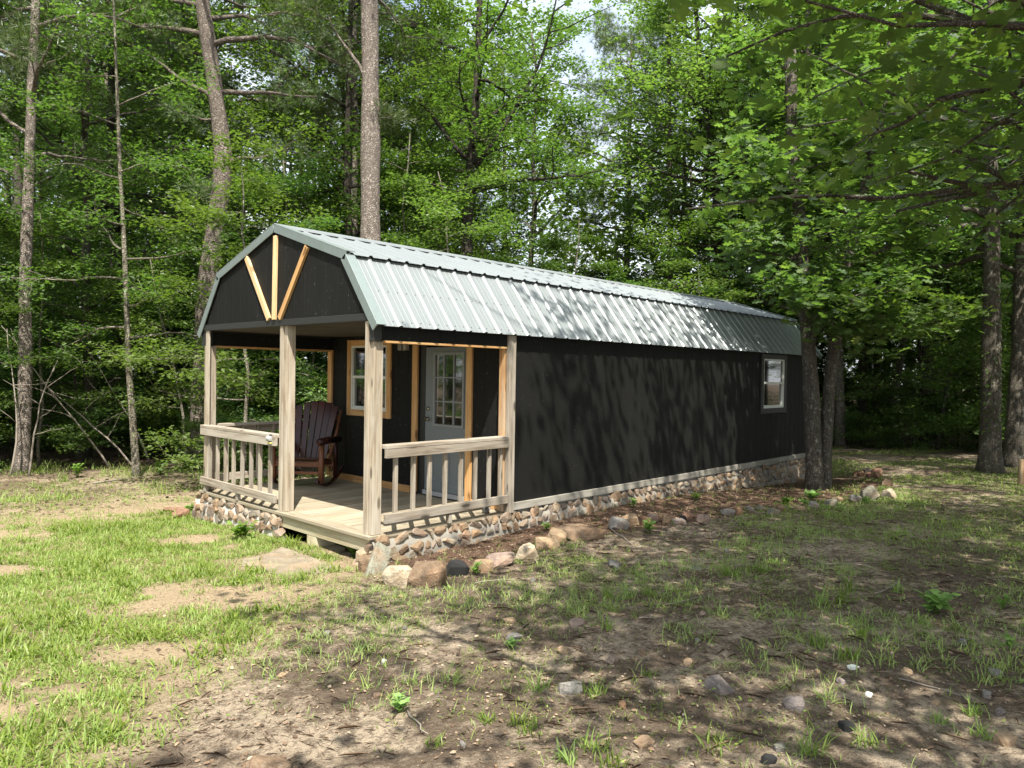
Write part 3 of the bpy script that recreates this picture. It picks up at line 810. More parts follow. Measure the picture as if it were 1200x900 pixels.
# ------------------------------------------------------------------ rocks
def rock(name, x, y, sx, sy, sz, mat, label, group=None, rot=0.0, tilt=0.0, sink=.3, n=26, seed=None, cat='rock', bev=.012):
    rr = random.Random(seed if seed is not None else int(abs(x * 1000 + y * 77)))
    R_ = Matrix.Rotation(tilt, 3, 'Y')
    vs, fs = hull_stone((0, 0, 0), sx, sy, sz, n, R_, rng=rr)
    m = MB(); m.add(vs, fs)
    o = m.build(name, M[mat] if mat in M else ST[mat], None, min(bev, sz * .12))
    zmin = min(v[2] for v in vs)
    o.location = (x, y, zgf(x, y) - zmin - sz * sink); o.rotation_euler = (0, 0, rot)
    tag(o, label, cat, group)
    return o
VX = math.radians(43.5)      # heading that looks across the view; widths were measured along it
BED = [(-.22,-.27,.19,.16,'brown','big rounded brown stone at the foot of the foundation corner, left of the leaning slab',0),
 (-.41,-.93,.27,.19,'cream','cream white angular rock with dark pencil-like marks on its face, beside the leaning slab',-.25),
 (-.24,-1.13,.33,.23,'brown','largest brown and grey boulder in the stone edging, right of the cream rock',.1),
 (.16,-1.03,.21,.16,'dark','dark grey rock right of the largest boulder in the edging',.3),
 (.38,-1.11,.22,.15,'tan','yellowish knobbly rock with a hollow under it, right of the dark grey rock',0),
 (.66,-1.08,.26,.13,'pink','flat pinkish rock in the edging between the yellowish one and the pale block',-.1),
 (1.02,-1.06,.24,.15,'cream','pale upright block with a white sunlit top in the edging',-.2),
 (1.53,-.88,.27,.12,'tan','low tan rock in the edging just right of the pale block',.1),
 (1.84,-.76,.21,.15,'tan','tan cube-like rock touching the long brown stone',.2),
 (2.16,-.81,.50,.15,'brown','longest stone of the edging, a low orange-brown bar',0),
 (2.9,-.79,.26,.14,'grey','rounded grey rock right of the long brown stone',.2),
 (3.16,-.77,.23,.12,'tan','flat tan slab stone between the rounded grey rock and the orange one',-.2),
 (3.31,-.90,.14,.11,'orange','small orange-tan stone standing in front of the tan slab stone',.3),
 (3.55,-.83,.14,.10,'pink','small pinkish stone behind the bright green weed in the edging',0),
 (3.60,-1.0,.13,.12,'brown','small brown block right of the bright green weed in the edging',.2),
 (3.72,-1.10,.18,.08,'purple','flat purplish stone in the middle of the edging',0),
 (3.92,-1.05,.12,.09,'dark','small black stone behind the flat purplish one',.2),
 (4.14,-.98,.15,.09,'red','reddish stone lying nearest the wall in the middle of the edging',0),
 (4.04,-1.26,.17,.11,'pink','rounded pale pink stone ahead of the small black one',.2),
 (4.7,-1.24,.18,.10,'grey','grey stone left of the small orange brick-like one',.1),
 (4.90,-1.29,.10,.10,'orange','small orange brick-like stone half way along the edging',0),
 (5.19,-1.32,.14,.08,'grey','low grey stone right of the orange brick-like one',.1),
 (5.41,-1.36,.12,.08,'greengrey','small mossy stone right of the low grey stone',0),
 (5.11,-1.67,.16,.10,'greengrey','grey-green stone set forward of the line of edging',.3),
 (5.42,-1.62,.13,.10,'brown','brown stone beside the forward grey-green one',0),
 (5.76,-1.74,.15,.07,'tan','flat tan stone left of the double-trunked oak in the edging',0),
 (6.13,-1.80,.18,.10,'grey','grey stone in front of the double-trunked oak',.15),
 (6.42,-1.93,.19,.12,'greengrey','mossy rounded stone in front of the double-trunked oak, right of the grey one',0),
 (6.92,-1.83,.20,.09,'tan','pale flat stone just right of the mossy rounded one',0),
 (7.06,-2.02,.20,.12,'grey','dark-sided stone left of the big tilted rock',.2),
 (7.5,-2.08,.29,.22,'greengrey','big tilted grey-green rock near the far end of the edging',-.5),
 (7.75,-2.30,.26,.16,'cream','pale low boulder, last at the far end of the edging',.1),
 (9.24,-1.81,.19,.14,'brown','dark brown stone lying alone behind the far end of the edging',0)]
for i, (x, y, w, h, mt, lb, tl) in enumerate(BED):
    rock('edging_rock', x, y, w * 1.05, w * random.uniform(.6, .85), h * 1.25, mt, lb, 'rocks edging the planting bed', -VX + random.uniform(-.25, .25), tl, .22, seed=100 + i)
# marks on the cream rock
m = MB(); m.bar((-.46, -.60, -.36), (-.06, -.27, -.035), .19, .055, (.3, -.55, .8), taper=.85); lead = m.build('leaning_slab', ST['greengrey'], None, .014)
tag(lead, 'flat grey-green slab stone leaning up against the foundation corner', 'rock')
for i, (x, y, w, h) in enumerate([(10.89,-.79,.17,.1),(10.72,-.93,.15,.1),(11.21,-.88,.17,.10),(11.29,-1.02,.19,.12),(10.45,-1.3,.19,.11),(11.86,-.65,.16,.10),(10.6,-1.1,.13,.09)]):
    rock('rubble_stone', x, y, w * 1.1, w * .8, h * 1.3, ('red', 'orange', 'pink')[i % 3], 'reddish stone in the small rubble pile on the bare patch beyond the double-trunked oak', 'stones of the rubble pile', random.uniform(0, 3), .2, .15, seed=300 + i)
LOOSE = [(1.31,-1.87,.17,.08,'bluish','blue-grey stone in the grass below the long brown edging stone'),
 (-1.19,-3.38,.125,.085,'grey','round pale grey stone in the middle foreground dirt'),
 (-.71,-3.3,.085,.06,'pink','pinkish stone right of the round grey stone'),
 (-1.44,-3.99,.10,.05,'brown','brown flat stone behind the grass clump at the bottom of the picture'),
 (-1.17,-3.69,.055,.045,'orange','small orange stone below the round grey stone'),
 (-.77,-2.59,.11,.035,'bluish','flat blue-grey stone flush with the track'),
 (-.79,-3.0,.09,.05,'tan','tan pointed stone in the track'),
 (-.54,-2.32,.10,.035,'tan','flat tan stone on the track nearest the edging'),
 (-1.98,-3.42,.04,.03,'grey',None),(-.3,-2.72,.19,.05,'pink','large flat pink stone sunk in sunlit sand'),
 (-1.58,-2.32,.035,.03,'white','small bright white pebble on the dark track'),
 (-.51,-3.37,.065,.05,'brown',None),
 (-2.69,-3.03,.19,.11,'brown','brown pointed rock cut by the bottom edge of the picture'),
 (-1.39,-.63,.055,.04,'pink','lone pinkish stone at the edge of the lawn'),
 (-.66,-3.93,.155,.085,'purple','long purple-grey stone in the right foreground'),
 (-.64,-4.32,.11,.10,'purple','upright purplish wedge stone in the right foreground'),
 (-.67,-4.57,.09,.05,'dark','dark flat stone near the bottom right'),(-1.21,-4.45,.07,.045,'dark','black stone at the bottom, left of a brown one'),
 (-.18,-4.37,.05,.045,'purple',None),(-.11,-4.23,.045,.03,'tan',None),(.08,-4.35,.07,.035,'white','white stone beside a sunlit sandy patch on the right'),
 (.23,-4.58,.06,.04,'tan',None),(.56,-4.93,.09,.04,'grey','flat grey stone near the right edge'),(-.02,-5.05,.06,.04,'purple',None),
 (-.36,-5.13,.10,.06,'tan','tan stone in the bottom right corner'),(.17,-4.96,.05,.045,'grey',None),(1.01,-4.68,.07,.05,'bluish','bluish stone below the leafy weed on the right'),
 (-.12,-4.8,.05,.03,'tan',None),(-.23,-4.53,.035,.03,'white',None),(-1.08,-4.44,.055,.04,'grey',None),(1.72,-2.45,.13,.035,'grey','pale flat stone in the grass in front of the double-trunked oak'),
 (-.46,-3.64,.08,.045,'tan','tan stone midway between the round grey and the long purple stones'),(-.67,-1.31,.055,.035,'tan',None),
 (.35,-1.75,.06,.04,'grey',None),(.9,-1.6,.05,.03,'tan',None),(-1.5,-1.6,.05,.03,'grey',None),(-2.1,-2.1,.06,.03,'tan',None),(-1.1,-1.9,.04,.03,'grey',None),(1.9,-1.9,.06,.04,'tan',None),(2.6,-2.3,.07,.04,'grey',None),(.1,-2.0,.07,.03,'pink',None),(-1.9,-2.7,.05,.03,'brown',None),(-.1,-3.5,.05,.03,'grey',None),(.5,-3.2,.06,.03,'pink',None),(1.2,-3.0,.07,.04,'brown',None)]
for i, (x, y, w, h, mt, lb) in enumerate(LOOSE):
    rock('loose_stone', x, y, w, w * random.uniform(.6, .85), h * 1.2, mt, lb or 'small stone half sunk in the bare dirt of the yard', 'loose stones in the yard', random.uniform(0, 3), 0, .38, seed=500 + i, cat='stone', bev=.006)
# flat red stones by the left end of the foundation
for i, (x, y, w, d, h, tl, lb) in enumerate([(.02,4.42,.24,.16,.10,.1,'rear red-brown stone of the pile by the left foundation corner'),(-.10,4.12,.26,.2,.11,-.1,'topmost flat red-brown stone of the pile by the left foundation corner'),
        (-.22,3.98,.22,.16,.09,.05,'front red-brown stone of the pile touching the foundation'),(-.06,4.62,.17,.14,.08,0,'leftmost small stone of the red-brown pile')]):
    rock('flat_stone', x, y, w, d, h, 'red', lb, 'red-brown stones by the left corner', .4 * i, tl, .12, 14, seed=700 + i, cat='stone')
# flagstones before the porch step
def slab(pts, th, label):
    cx = sum(p[0] for p in pts) / len(pts); cy = sum(p[1] for p in pts) / len(pts)
    n = len(pts); P2 = []
    for i in range(n):
        a = Vector(pts[i]); b = Vector(pts[(i + 1) % n])
        for k in range(4):
            q = a.lerp(b, k / 4); P2.append((q.x - cx + random.uniform(-.008, .008), q.y - cy + random.uniform(-.008, .008)))
    z = sum(zgf(*p) for p in pts) / len(pts) + .012
    m = MB(); m.poly(P2, lambda u, v, w: (u, v, -w), th)
    o = m.build('flagstone', M['slab'], None, .006, (cx, cy, z + .012)); tag(o, label, 'stepping stone', 'flagstones before the porch')
slab([(-.37,1.0),(-.36,.5),(-.42,-.03),(-.62,-.10),(-.84,-.10),(-.93,.17),(-.85,.50),(-.66,.83)], .06, 'large grey-brown flagstone lying in the grass before the porch step')
slab([(-.68,.85),(-.86,.53),(-.97,.66),(-.84,.86)], .05, 'small grey flagstone at the left end of the large one')
# stones lying on the deck, at the foot of the door
for x, y, w, mt, lb in ((1.62,.10,.13,'bluish','grey stone lying on the deck by the rear porch post'),(1.70,.62,.06,'white','small white stone on the deck by the door trim'),(.42,.42,.035,'tan','tan chip lying on the sunlit deck boards')):
    o = rock('deck_stone', x, y, w, w * .8, w * .6, mt, lb, None, .5, 0, .0, 14, cat='stone', bev=.003)
    o.location.z = w * .27
# stake at the right edge
m = MB(); m.tube([(0, 0, -.2), (.0, .0, .22), (.02, .0, .44)], [.075, .07, .062], 9, .1); o = m.build('wooden_stake', M['post_orange'], None, .006)
o.location = (10.62, -3.50, zgf(10.6, -3.5)); tag(o, 'short cut wooden stump post at the right edge of the grass', 'stake')

# ------------------------------------------------------------------ small plants
def blades(px, py, ln, wd, lean, rng, per=1, z=None):
    n = len(px); az = rng.random(n) * 2 * PI
    d = np.stack([np.cos(az), np.sin(az), np.zeros(n)], 1); s = np.stack([-np.sin(az), np.cos(az), np.zeros(n)], 1)
    tw = rng.random(n) * 1.2 - .6
    s = s * np.cos(tw)[:, None] + d * np.sin(tw)[:, None]
    base = np.stack([px, py, (zg(px, py) if z is None else z) - .008], 1)
    V = np.zeros((n, 7, 3))
    k = 0
    for sv, wv in ((0, .8), (.38, 1.0), (.74, .7)):
        c = base + d * (ln * lean * sv ** 1.7)[:, None] + np.array([0, 0, 1.0]) * (ln * np.sqrt(np.maximum(.05, 1 - lean ** 2 * .8)) * (sv - .32 * lean * sv ** 2.4))[:, None]
        V[:, k] = c - s * (wd * wv / 2)[:, None]; V[:, k + 1] = c + s * (wd * wv / 2)[:, None]; k += 2
    V[:, 6] = base + d * (ln * lean)[:, None] + np.array([0, 0, 1.0]) * (ln * np.sqrt(np.maximum(.05, 1 - lean ** 2 * .8)) * (1 - .32 * lean))[:, None]
    return V.reshape(-1, 3)
BF = [(0, 1, 3, 2), (2, 3, 5, 4), (4, 5, 6)]
def tufted(n_t, xr, yr, dens, rng, per=(5, 12), rad=.03):
    x = rng.uniform(*xr, n_t); y = rng.uniform(*yr, n_t)
    keep = rng.random(n_t) < dens(x, y)
    x, y = x[keep], y[keep]
    k = rng.integers(per[0], per[1], len(x))
    bx = np.repeat(x, k); by = np.repeat(y, k)
    bx = bx + rng.normal(0, rad, len(bx)); by = by + rng.normal(0, rad, len(by))
    return bx, by, np.repeat(rng.random(len(x)), k)
def grass_obj(name, bx, by, tr, lmin, lmax, w, label_kind, rng, leanr=(.25, 1.0)):
    n = len(bx)
    ln = (lmin + (lmax - lmin) * rng.random(n) ** 1.5) * (.7 + .6 * tr); wd = w * (.6 + .8 * rng.random(n)); lean = rng.uniform(*leanr, n)
    V = blades(bx, by, ln, wd, lean, rng)
    me = raw_mesh(name, V, BF, n, 7, np.clip(.55 * rng.random(n) ** 1.0 + .45 * tr, 0, 1), M['grass'], True)
    return tag(link(name, me), kind='stuff')
g = np.random.default_rng(3)
clear_ = lambda x, y: ~((x > -.06) & (x < L + .05) & (y > -.06) & (y < W + .1))
bx, by, tr = tufted(95000, (-4.2, 2.0), (-3.4, 9.5), lambda x, y: lawn(x, y) * clear_(x, y) * .52 * (1 - .45 * ss(3.5, 8, y)), g, (5, 11), .028)
grass_obj('lawn_grass', bx, by, tr, .022, .080, .0064, 'stuff', g)
bx, by, tr = tufted(2800, (-4.2, .6), (-3.4, 4.5), lambda x, y: ss(.05, .5, lawn(x, y)) * clear_(x, y) * ss(.42, .55, fbm(x * 1.5 + 60, y * 1.5, 3)), g, (8, 18), .035)
grass_obj('coarse_grass', bx, by, tr, .06, .17, .0085, 'stuff', g, (.4, 1.0))
def sparse(x, y):
    n = fbm(x * 1.2 + 90, y * 1.2 + 33, 4)
    m = ss(.52, .66, n) * (1 - bed(x, y) * .9) * (lawn_side(x, y) < .3)
    fore = ss(-2.6, -1.4, x) * ss(.2, -1.6, y + .45 * 0)
    return np.clip(m * fore + .03 * ss(-2.2, -1.0, x), 0, 1) * clear_(x, y)
bx, by, tr = tufted(26000, (-3, 9), (-7, .1), lambda x, y: sparse(x, y) * .8, g, (4, 10), .022)
grass_obj('sparse_grass', bx, by, tr, .03, .12, .0042, 'stuff', g, (.35, 1.05))
def thin(x, y):
    n = fbm(x * .8 + 31, y * .8 + 13, 4)
    return (.06 + .94 * ss(.40, .60, n)) * (1 - .85 * bed(x, y)) * ss(-2.4, -.4, x + .35 * y + 1.2) * (lawn_side(x, y) < 0) * clear_(x, y)
bx, by, tr = tufted(46000, (-3, 9), (-7, .1), lambda x, y: thin(x, y) * .85, g, (4, 8), .03)
grass_obj('thin_grass', bx, by, tr, .015, .06, .0036, 'stuff', g, (.4, 1.05))
bx, by, tr = tufted(60000, (3, 24), (-8, 9), lambda x, y: far_lawn(x, y) * clear_(x, y) * .55 * (1 - .6 * ss(12, 22, x)), g, (4, 8), .05)
grass_obj('shaded_grass', bx, by, tr, .03, .09, .010, 'stuff', g)
bx, by, tr = tufted(6000, (-4, 6), (6.5, 13), lambda x, y: ss(.47, .56, fbm(x * .8 + 7, y * .8, 3)) * .5, g, (5, 9), .06)
grass_obj('edge_grass', bx, by, tr, .05, .22, .009, 'stuff', g)

# litter: dead leaves, needles, gravel
def litter(name, n, xr, yr, dens, smin, smax, ratio, rng, rlo=0., rhi=1., lift=.004, tilt=.35):
    x = rng.uniform(*xr, n); y = rng.uniform(*yr, n); k = rng.random(n) < dens(x, y); x, y = x[k], y[k]; n = len(x)
    az = rng.random(n) * 2 * PI
    al = np.stack([np.cos(az), np.sin(az), rng.normal(0, tilt * .5, n)], 1); nr = np.stack([rng.normal(0, tilt, n), rng.normal(0, tilt, n), np.ones(n)], 1)
    s = smin + (smax - smin) * rng.random(n) ** 2
    zz = zg(x, y) + .022 * (fbm(x * 7, y * 7, 3) - .5) + .012 * (fbm(x * 22, y * 22, 2) - .5)
    pos = np.stack([x, y, zz + lift + s * .12 * (ratio > .2)], 1)
    tm = [(-.5, 0, 0), (-.15, ratio * .5, .08), (.3, ratio * .42, .05), (.5, 0, -.02), (.3, -ratio * .42, .05), (-.15, -ratio * .5, .08)]
    V = scatter_template(pos, al, nr, s, tm)
    me = raw_mesh(name, V, [(0, 1, 2, 3), (0, 3, 4, 5)], n, 6, rlo + (rhi - rlo) * rng.random(n), M['litter'])
    return tag(link(name, me), kind='stuff')
notc = lambda x, y: clear_(x, y) * 1.0
litter('dead_leaves', 75000, (-3.6, 14), (-7, .1), lambda x, y: notc(x, y) * (.10 + .45 * ss(.45, .6, fbm(x * 1.3, y * 1.3 + 50, 4)) * (1 - ss(-.2, .5, lawn_side(x, y))) + .5 * bed(x, y)), .008, .034, .6, g, 0, 1.0)
litter('fallen_needles', 60000, (-3.6, 9), (-6.5, .0), lambda x, y: notc(x, y) * (.25 + .6 * ss(.42, .6, fbm(x * 1.1 + 20, y * 1.1, 4))) * (1 - .8 * ss(-.2, .4, lawn_side(x, y))), .015, .06, .035, g, .1, 1.0, .004, .10)
litter('forest_litter', 26000, (-4, 26), (5.5, 20), lambda x, y: notc(x, y) * .8, .03, .09, .6, g, 0, .8)
litter('lawn_litter', 14000, (-4, 1), (-3, 9), lambda x, y: notc(x, y) * ss(-.2, .5, lawn_side(x, y)) * .7, .008, .035, .3, g, .4, 1.0)
litter('fallen_twigs', 2200, (-3.4, 8), (-6.5, .0), lambda x, y: notc(x, y) * (1 - .8 * ss(-.2, .4, lawn_side(x, y))), .04, .15, .024, g, .1, .9, .008, .10)
litter('pale_chips', 16000, (-3.4, 8), (-6.5, .0), lambda x, y: notc(x, y) * (.2 + .8 * ss(.48, .6, fbm(x * 1.7 + 5, y * 1.7, 4))) * (1 - .8 * ss(-.2, .4, lawn_side(x, y))), .006, .022, .5, g, .75, 1.0)
def ground_weeds():
    n = 42000; x = g.uniform(-4, 9, n); y = g.uniform(-7, 6, n)
    k = g.random(n) < ss(.52, .62, fbm(x * 2.1 + 44, y * 2.1 + 3, 4)) * clear_(x, y) * (.35 + .65 * (lawn_side(x, y) > -.2) + .3 * (x > .5)) * (1 - bed(x, y)); x, y = x[k], y[k]; n = len(x); az = g.random(n) * 6.28
    V = scatter_template(np.stack([x, y, zg(x, y) + g.uniform(.008, .035, n)], 1), np.stack([np.cos(az), np.sin(az), g.normal(.1, .25, n)], 1), np.stack([g.normal(0, .3, n), g.normal(0, .3, n), np.ones(n)], 1), g.uniform(.010, .030, n), LEAF)
    tag(link('ground_weeds', raw_mesh('ground_weeds', V, LF, n, 6, g.random(n), M['grass'])), kind='stuff')
def gravel():
    n = 6000; x = g.uniform(-3.6, 6, n); y = g.uniform(-6.2, 1.5, n); k = (g.random(n) < .3 + .7 * ss(.5, .6, fbm(x * 1.6, y * 1.6, 3))) & clear_(x, y); x, y = x[k], y[k]; n = len(x)
    oct_ = np.array([(1, 0, 0), (.2, .9, .1), (-.9, .2, 0), (-.1, -.8, 0), (.1, .1, .6), (0, 0, -.5)])
    s = .003 + .011 * g.random(n) ** 3; az = g.random(n) * 6.28
    zz = zg(x, y) + .022 * (fbm(x * 7, y * 7, 3) - .5) + .012 * (fbm(x * 22, y * 22, 2) - .5)
    V = scatter_template(np.stack([x, y, zz + s * .2], 1), np.stack([np.cos(az), np.sin(az), 0 * az], 1), np.tile([0, 0, 1.0], (n, 1)) + g.normal(0, .2, (n, 3)), s, oct_)
    me = raw_mesh('gravel', V, [(0, 1, 4), (1, 2, 4), (2, 3, 4), (3, 0, 4), (1, 0, 5), (2, 1, 5), (3, 2, 5), (0, 3, 5)], n, 6, g.random(n), M['stone'])
    tag(link('gravel', me), kind='stuff')
gravel()
# single tufts
LEAF = [(0, 0, 0), (.3, .26, .03), (.72, .20, .0), (1, 0, -.07), (.72, -.20, .0), (.3, -.26, .03)]
LF = [(0, 3, 2, 1), (0, 5, 4, 3)]
ground_weeds()
TUFT = [(1.42,-3.81,.09,.24,'tallest upright grass clump in the sandy patch on the right'),(1.34,-3.70,.08,.19,'grass clump just left of the tallest one'),(1.83,-3.73,.08,.20,'grass clump behind the tallest one'),
 (1.70,-2.79,.16,.16,'arching bright grass clump in the dirt right of centre'),(1.97,-2.93,.14,.15,None),(.22,-4.28,.10,.12,None),(.34,-4.04,.12,.13,'pale yellow grass clump in a sunlit sandy spot'),(.74,-4.18,.07,.15,None),
 (2.34,-2.89,.09,.10,None),(-1.73,-3.32,.08,.08,None),(-1.65,-3.42,.08,.08,None),(-1.3,-3.26,.12,.12,'dense green tuft left of the round grey stone'),(-1.67,-3.53,.10,.09,None),(-1.78,-3.84,.10,.10,None),(-1.64,-3.85,.11,.11,None),(-1.69,-4.0,.11,.10,None),
 (-2.06,-3.33,.08,.07,None),(-1.22,-4.22,.14,.10,None),(-1.04,-4.56,.13,.15,'long-bladed arching clump at the bottom edge, right of centre'),(-.11,-4.96,.09,.10,None),(.38,-2.49,.06,.12,None),(.47,-2.59,.09,.15,'tall tuft beside the blue-grey stone'),(.67,-2.65,.10,.11,None),
 (-.28,-2.96,.04,.13,None),(-.74,-3.56,.07,.06,None),(-1.13,-3.51,.12,.10,None),(2.08,-4.0,.07,.14,None),(1.28,-4.38,.08,.10,None),(-.35,-5.05,.09,.09,None),(-.76,-4.7,.11,.10,None),(-.33,-4.87,.09,.08,None),(-.04,9.4,.2,.28,None)]
for i, (x, y, w, h, lb) in enumerate(TUFT):
    rg = np.random.default_rng(900 + i); n = int(16 + 180 * w)
    bx = rg.normal(0, w * .28, n) + x; by = rg.normal(0, w * .28, n) + y
    V = blades(bx, by, h * rg.uniform(.55, 1.25, n), rg.uniform(.004, .008, n), rg.uniform(.25, 1.0, n), rg)
    V[:, 0] -= x; V[:, 1] -= y; z0_ = zgf(x, y); V[:, 2] -= z0_
    me = raw_mesh('grass_tuft', V, BF, n, 7, rg.random(n) * .6 + .15 * rg.random(), M['grass'], True)
    tag(link('grass_tuft', me, None, (x, y, z0_)), lb or 'low green grass tuft growing alone in the bare dirt', 'grass tuft', 'single grass tufts in the dirt')
LEAF = [(0, 0, 0), (.3, .26, .03), (.72, .20, .0), (1, 0, -.07), (.72, -.20, .0), (.3, -.26, .03)]
LF = [(0, 3, 2, 1), (0, 5, 4, 3)]
WEED = [(-.37,1.86,.32,.22,'bushy bright green weed growing against the front foundation'),(1.62,-4.38,.28,.15,'broad-leaved bright green weed on the right of the yard'),(2.97,-1.16,.18,.14,'bright green weed growing in front of the edging stones'),
 (.26,-1.16,.08,.13,'weed growing between the dark grey rock and the yellowish rock'),(-1.95,-2.94,.08,.09,'small reddish-green seedling alone on the dark track'),(1.6,9.22,.24,.34,'leafy weed at the forest edge left of the cabin'),(5.31,-.43,.13,.10,'little weed in the mulch bed half way along the wall'),
 (1.09,-4.91,.10,.10,'weed near the right edge of the picture'),(4.01,-.25,.12,.12,'little weed against the middle of the foundation'),(6.16,-1.38,.18,.10,'weed in front of the double-trunked oak, left of the pair'),(6.8,-1.5,.23,.16,'weed at the foot of the double-trunked oak'),
 (2.06,-4.7,.10,.10,None),(-.92,-2.71,.06,.06,None),(6.26,-1.62,.14,.10,None),(6.97,-2.2,.14,.12,'weed tucked beside the big tilted rock'),(.09,4.28,.16,.16,None),(2.2,-.3,.1,.1,None),(.12,.45,.16,.14,'weed growing in the shade under the deck edge'),(.3,9.8,.3,.3,None),(2.3,9.6,.3,.35,None)]
for i, (x, y, w, h, lb) in enumerate(WEED):
    rg = np.random.default_rng(1200 + i); ns = 6 if w < .2 else 12; pos = []; al = []; m = MB()
    x0, y0, zb = x, y, zgf(x, y)
    for s_ in range(ns):
        a = rg.random() * 6.28; r = w * .45 * rg.random() ** .6; tip = Vector((math.cos(a) * r, math.sin(a) * r, h * rg.uniform(.6, 1.0)))
        m.tube([(tip.x * .15, tip.y * .15, -.01), tip * .6 + Vector((0, 0, h * .1)), tip], [.003, .0025, .0015], 4)
        for q in range(7):
            t = rg.uniform(.3, 1); b = rg.random() * 6.28; pos.append(tuple(tip * t)); al.append((math.cos(b), math.sin(b), rg.uniform(-.1, .6)))
    n = len(pos); pos = np.array(pos); al = np.array(al)
    V = scatter_template(pos, al, np.tile([0, 0, 1.0], (n, 1)) + rg.normal(0, .3, (n, 3)), rg.uniform(.26, .50, n) * min(.2, max(w, .1)) , LEAF)
    root = tag(empty('weed_plant', (x0, y0, zb)), lb or 'small green weed growing low by itself', 'weed', 'weeds in the yard')
    m.build('stems', M['weed'], root)
    link('leaves', raw_mesh('leaves', V, LF, n, 6, rg.random(n), M['weed']), root)
# sticks
for (xa, ya), (xb, yb), r, lb in (((-.04,-1.47),(.24,-1.54),.008,'thin pale stick lying below the yellowish edging rock'),((-1.93,-2.96),(-2.02,-3.23),.006,'dark curved twig at the bottom centre of the picture'),
    ((2.81,-.72),(2.22,-1.46),.009,'long grey stick slanting down from the edging stones'),((.02,-2.99),(.14,-3.11),.005,None),((.09,-4.58),(.07,-4.92),.005,None),((.5,-2.9),(.9,-3.0),.005,None),((2.6,-3.2),(3.0,-3.6),.006,None),((1.9,-3.9),(2.5,-3.95),.006,None),((0.25,8.7),(1.3,9.1),.016,'pale fallen branch on the ground at the forest edge')):
    m = MB(); pts = []
    for k in range(6):
        t = k / 5; x = xa + (xb - xa) * t + random.uniform(-.012, .012); y = ya + (yb - ya) * t + random.uniform(-.012, .012); pts.append((x - xa, y - ya, zgf(x, y) + r + .004))
    m.tube(pts, [r * (1 - .12 * k) for k in range(6)], 5, .2); o = m.build('stick', M['twig'], None, 0, (xa, ya, 0)); tag(o, lb or 'short thin twig lying on the dirt', 'stick', 'sticks on the ground')
# ------------------------------------------------------------------ trees
_half = [(0, 0), (.10, .03), (.17, .20), (.27, .23), (.33, .08), (.44, .33), (.56, .36), (.58, .12), (.74, .27), (.83, .22), (.82, .07), (1, 0)]
OAK = [(u, v, .12 * v - .06 * u * u) for u, v in _half] + [(u, -v, .12 * v - .06 * u * u) for u, v in _half[1:-1]]
OF = [tuple(range(12)), (0, 11) + tuple(range(21, 11, -1))]
_q = [(0, 0), (.06, .05), (.30, .22), (.36, .10), (.55, .34), (.66, .10), (1, 0)]
MAPLE = [(u, v, .15 * v - .08 * u * u) for u, v in _q] + [(u, -v, .15 * v - .08 * u * u) for u, v in _q[1:-1]]
MF = [tuple(range(7)), (0, 6) + tuple(range(11, 6, -1))]
TUFTN = []
_rn = random.Random(2)
for k in range(11):
    a = 2 * PI * k / 11 * 2.4; e = _rn.uniform(-.2, 1.2)
    d = Vector((math.cos(e) * .9, math.sin(e) * math.cos(a), math.sin(e) * math.sin(a))).normalized(); s = d.orthogonal().normalized() * .028
    TUFTN += [tuple(-s), tuple(s), tuple(d)]
NF = [(3 * k, 3 * k + 1, 3 * k + 2) for k in range(11)]

def curve(p, d, ln, n=6, droop=0.0, wob=.12, rg=None):
    pts = [Vector(p)]; d = Vector(d).normalized()
    for i in range(n):
        d = (d + Vector((rg.gauss(0, wob), rg.gauss(0, wob), rg.gauss(0, wob) - droop))).normalized()
        pts.append(pts[-1] + d * (ln / n))
    return pts
def along(pts, t):
    f = t * (len(pts) - 1); i = min(int(f), len(pts) - 2); return pts[i].lerp(pts[i + 1], f - i)

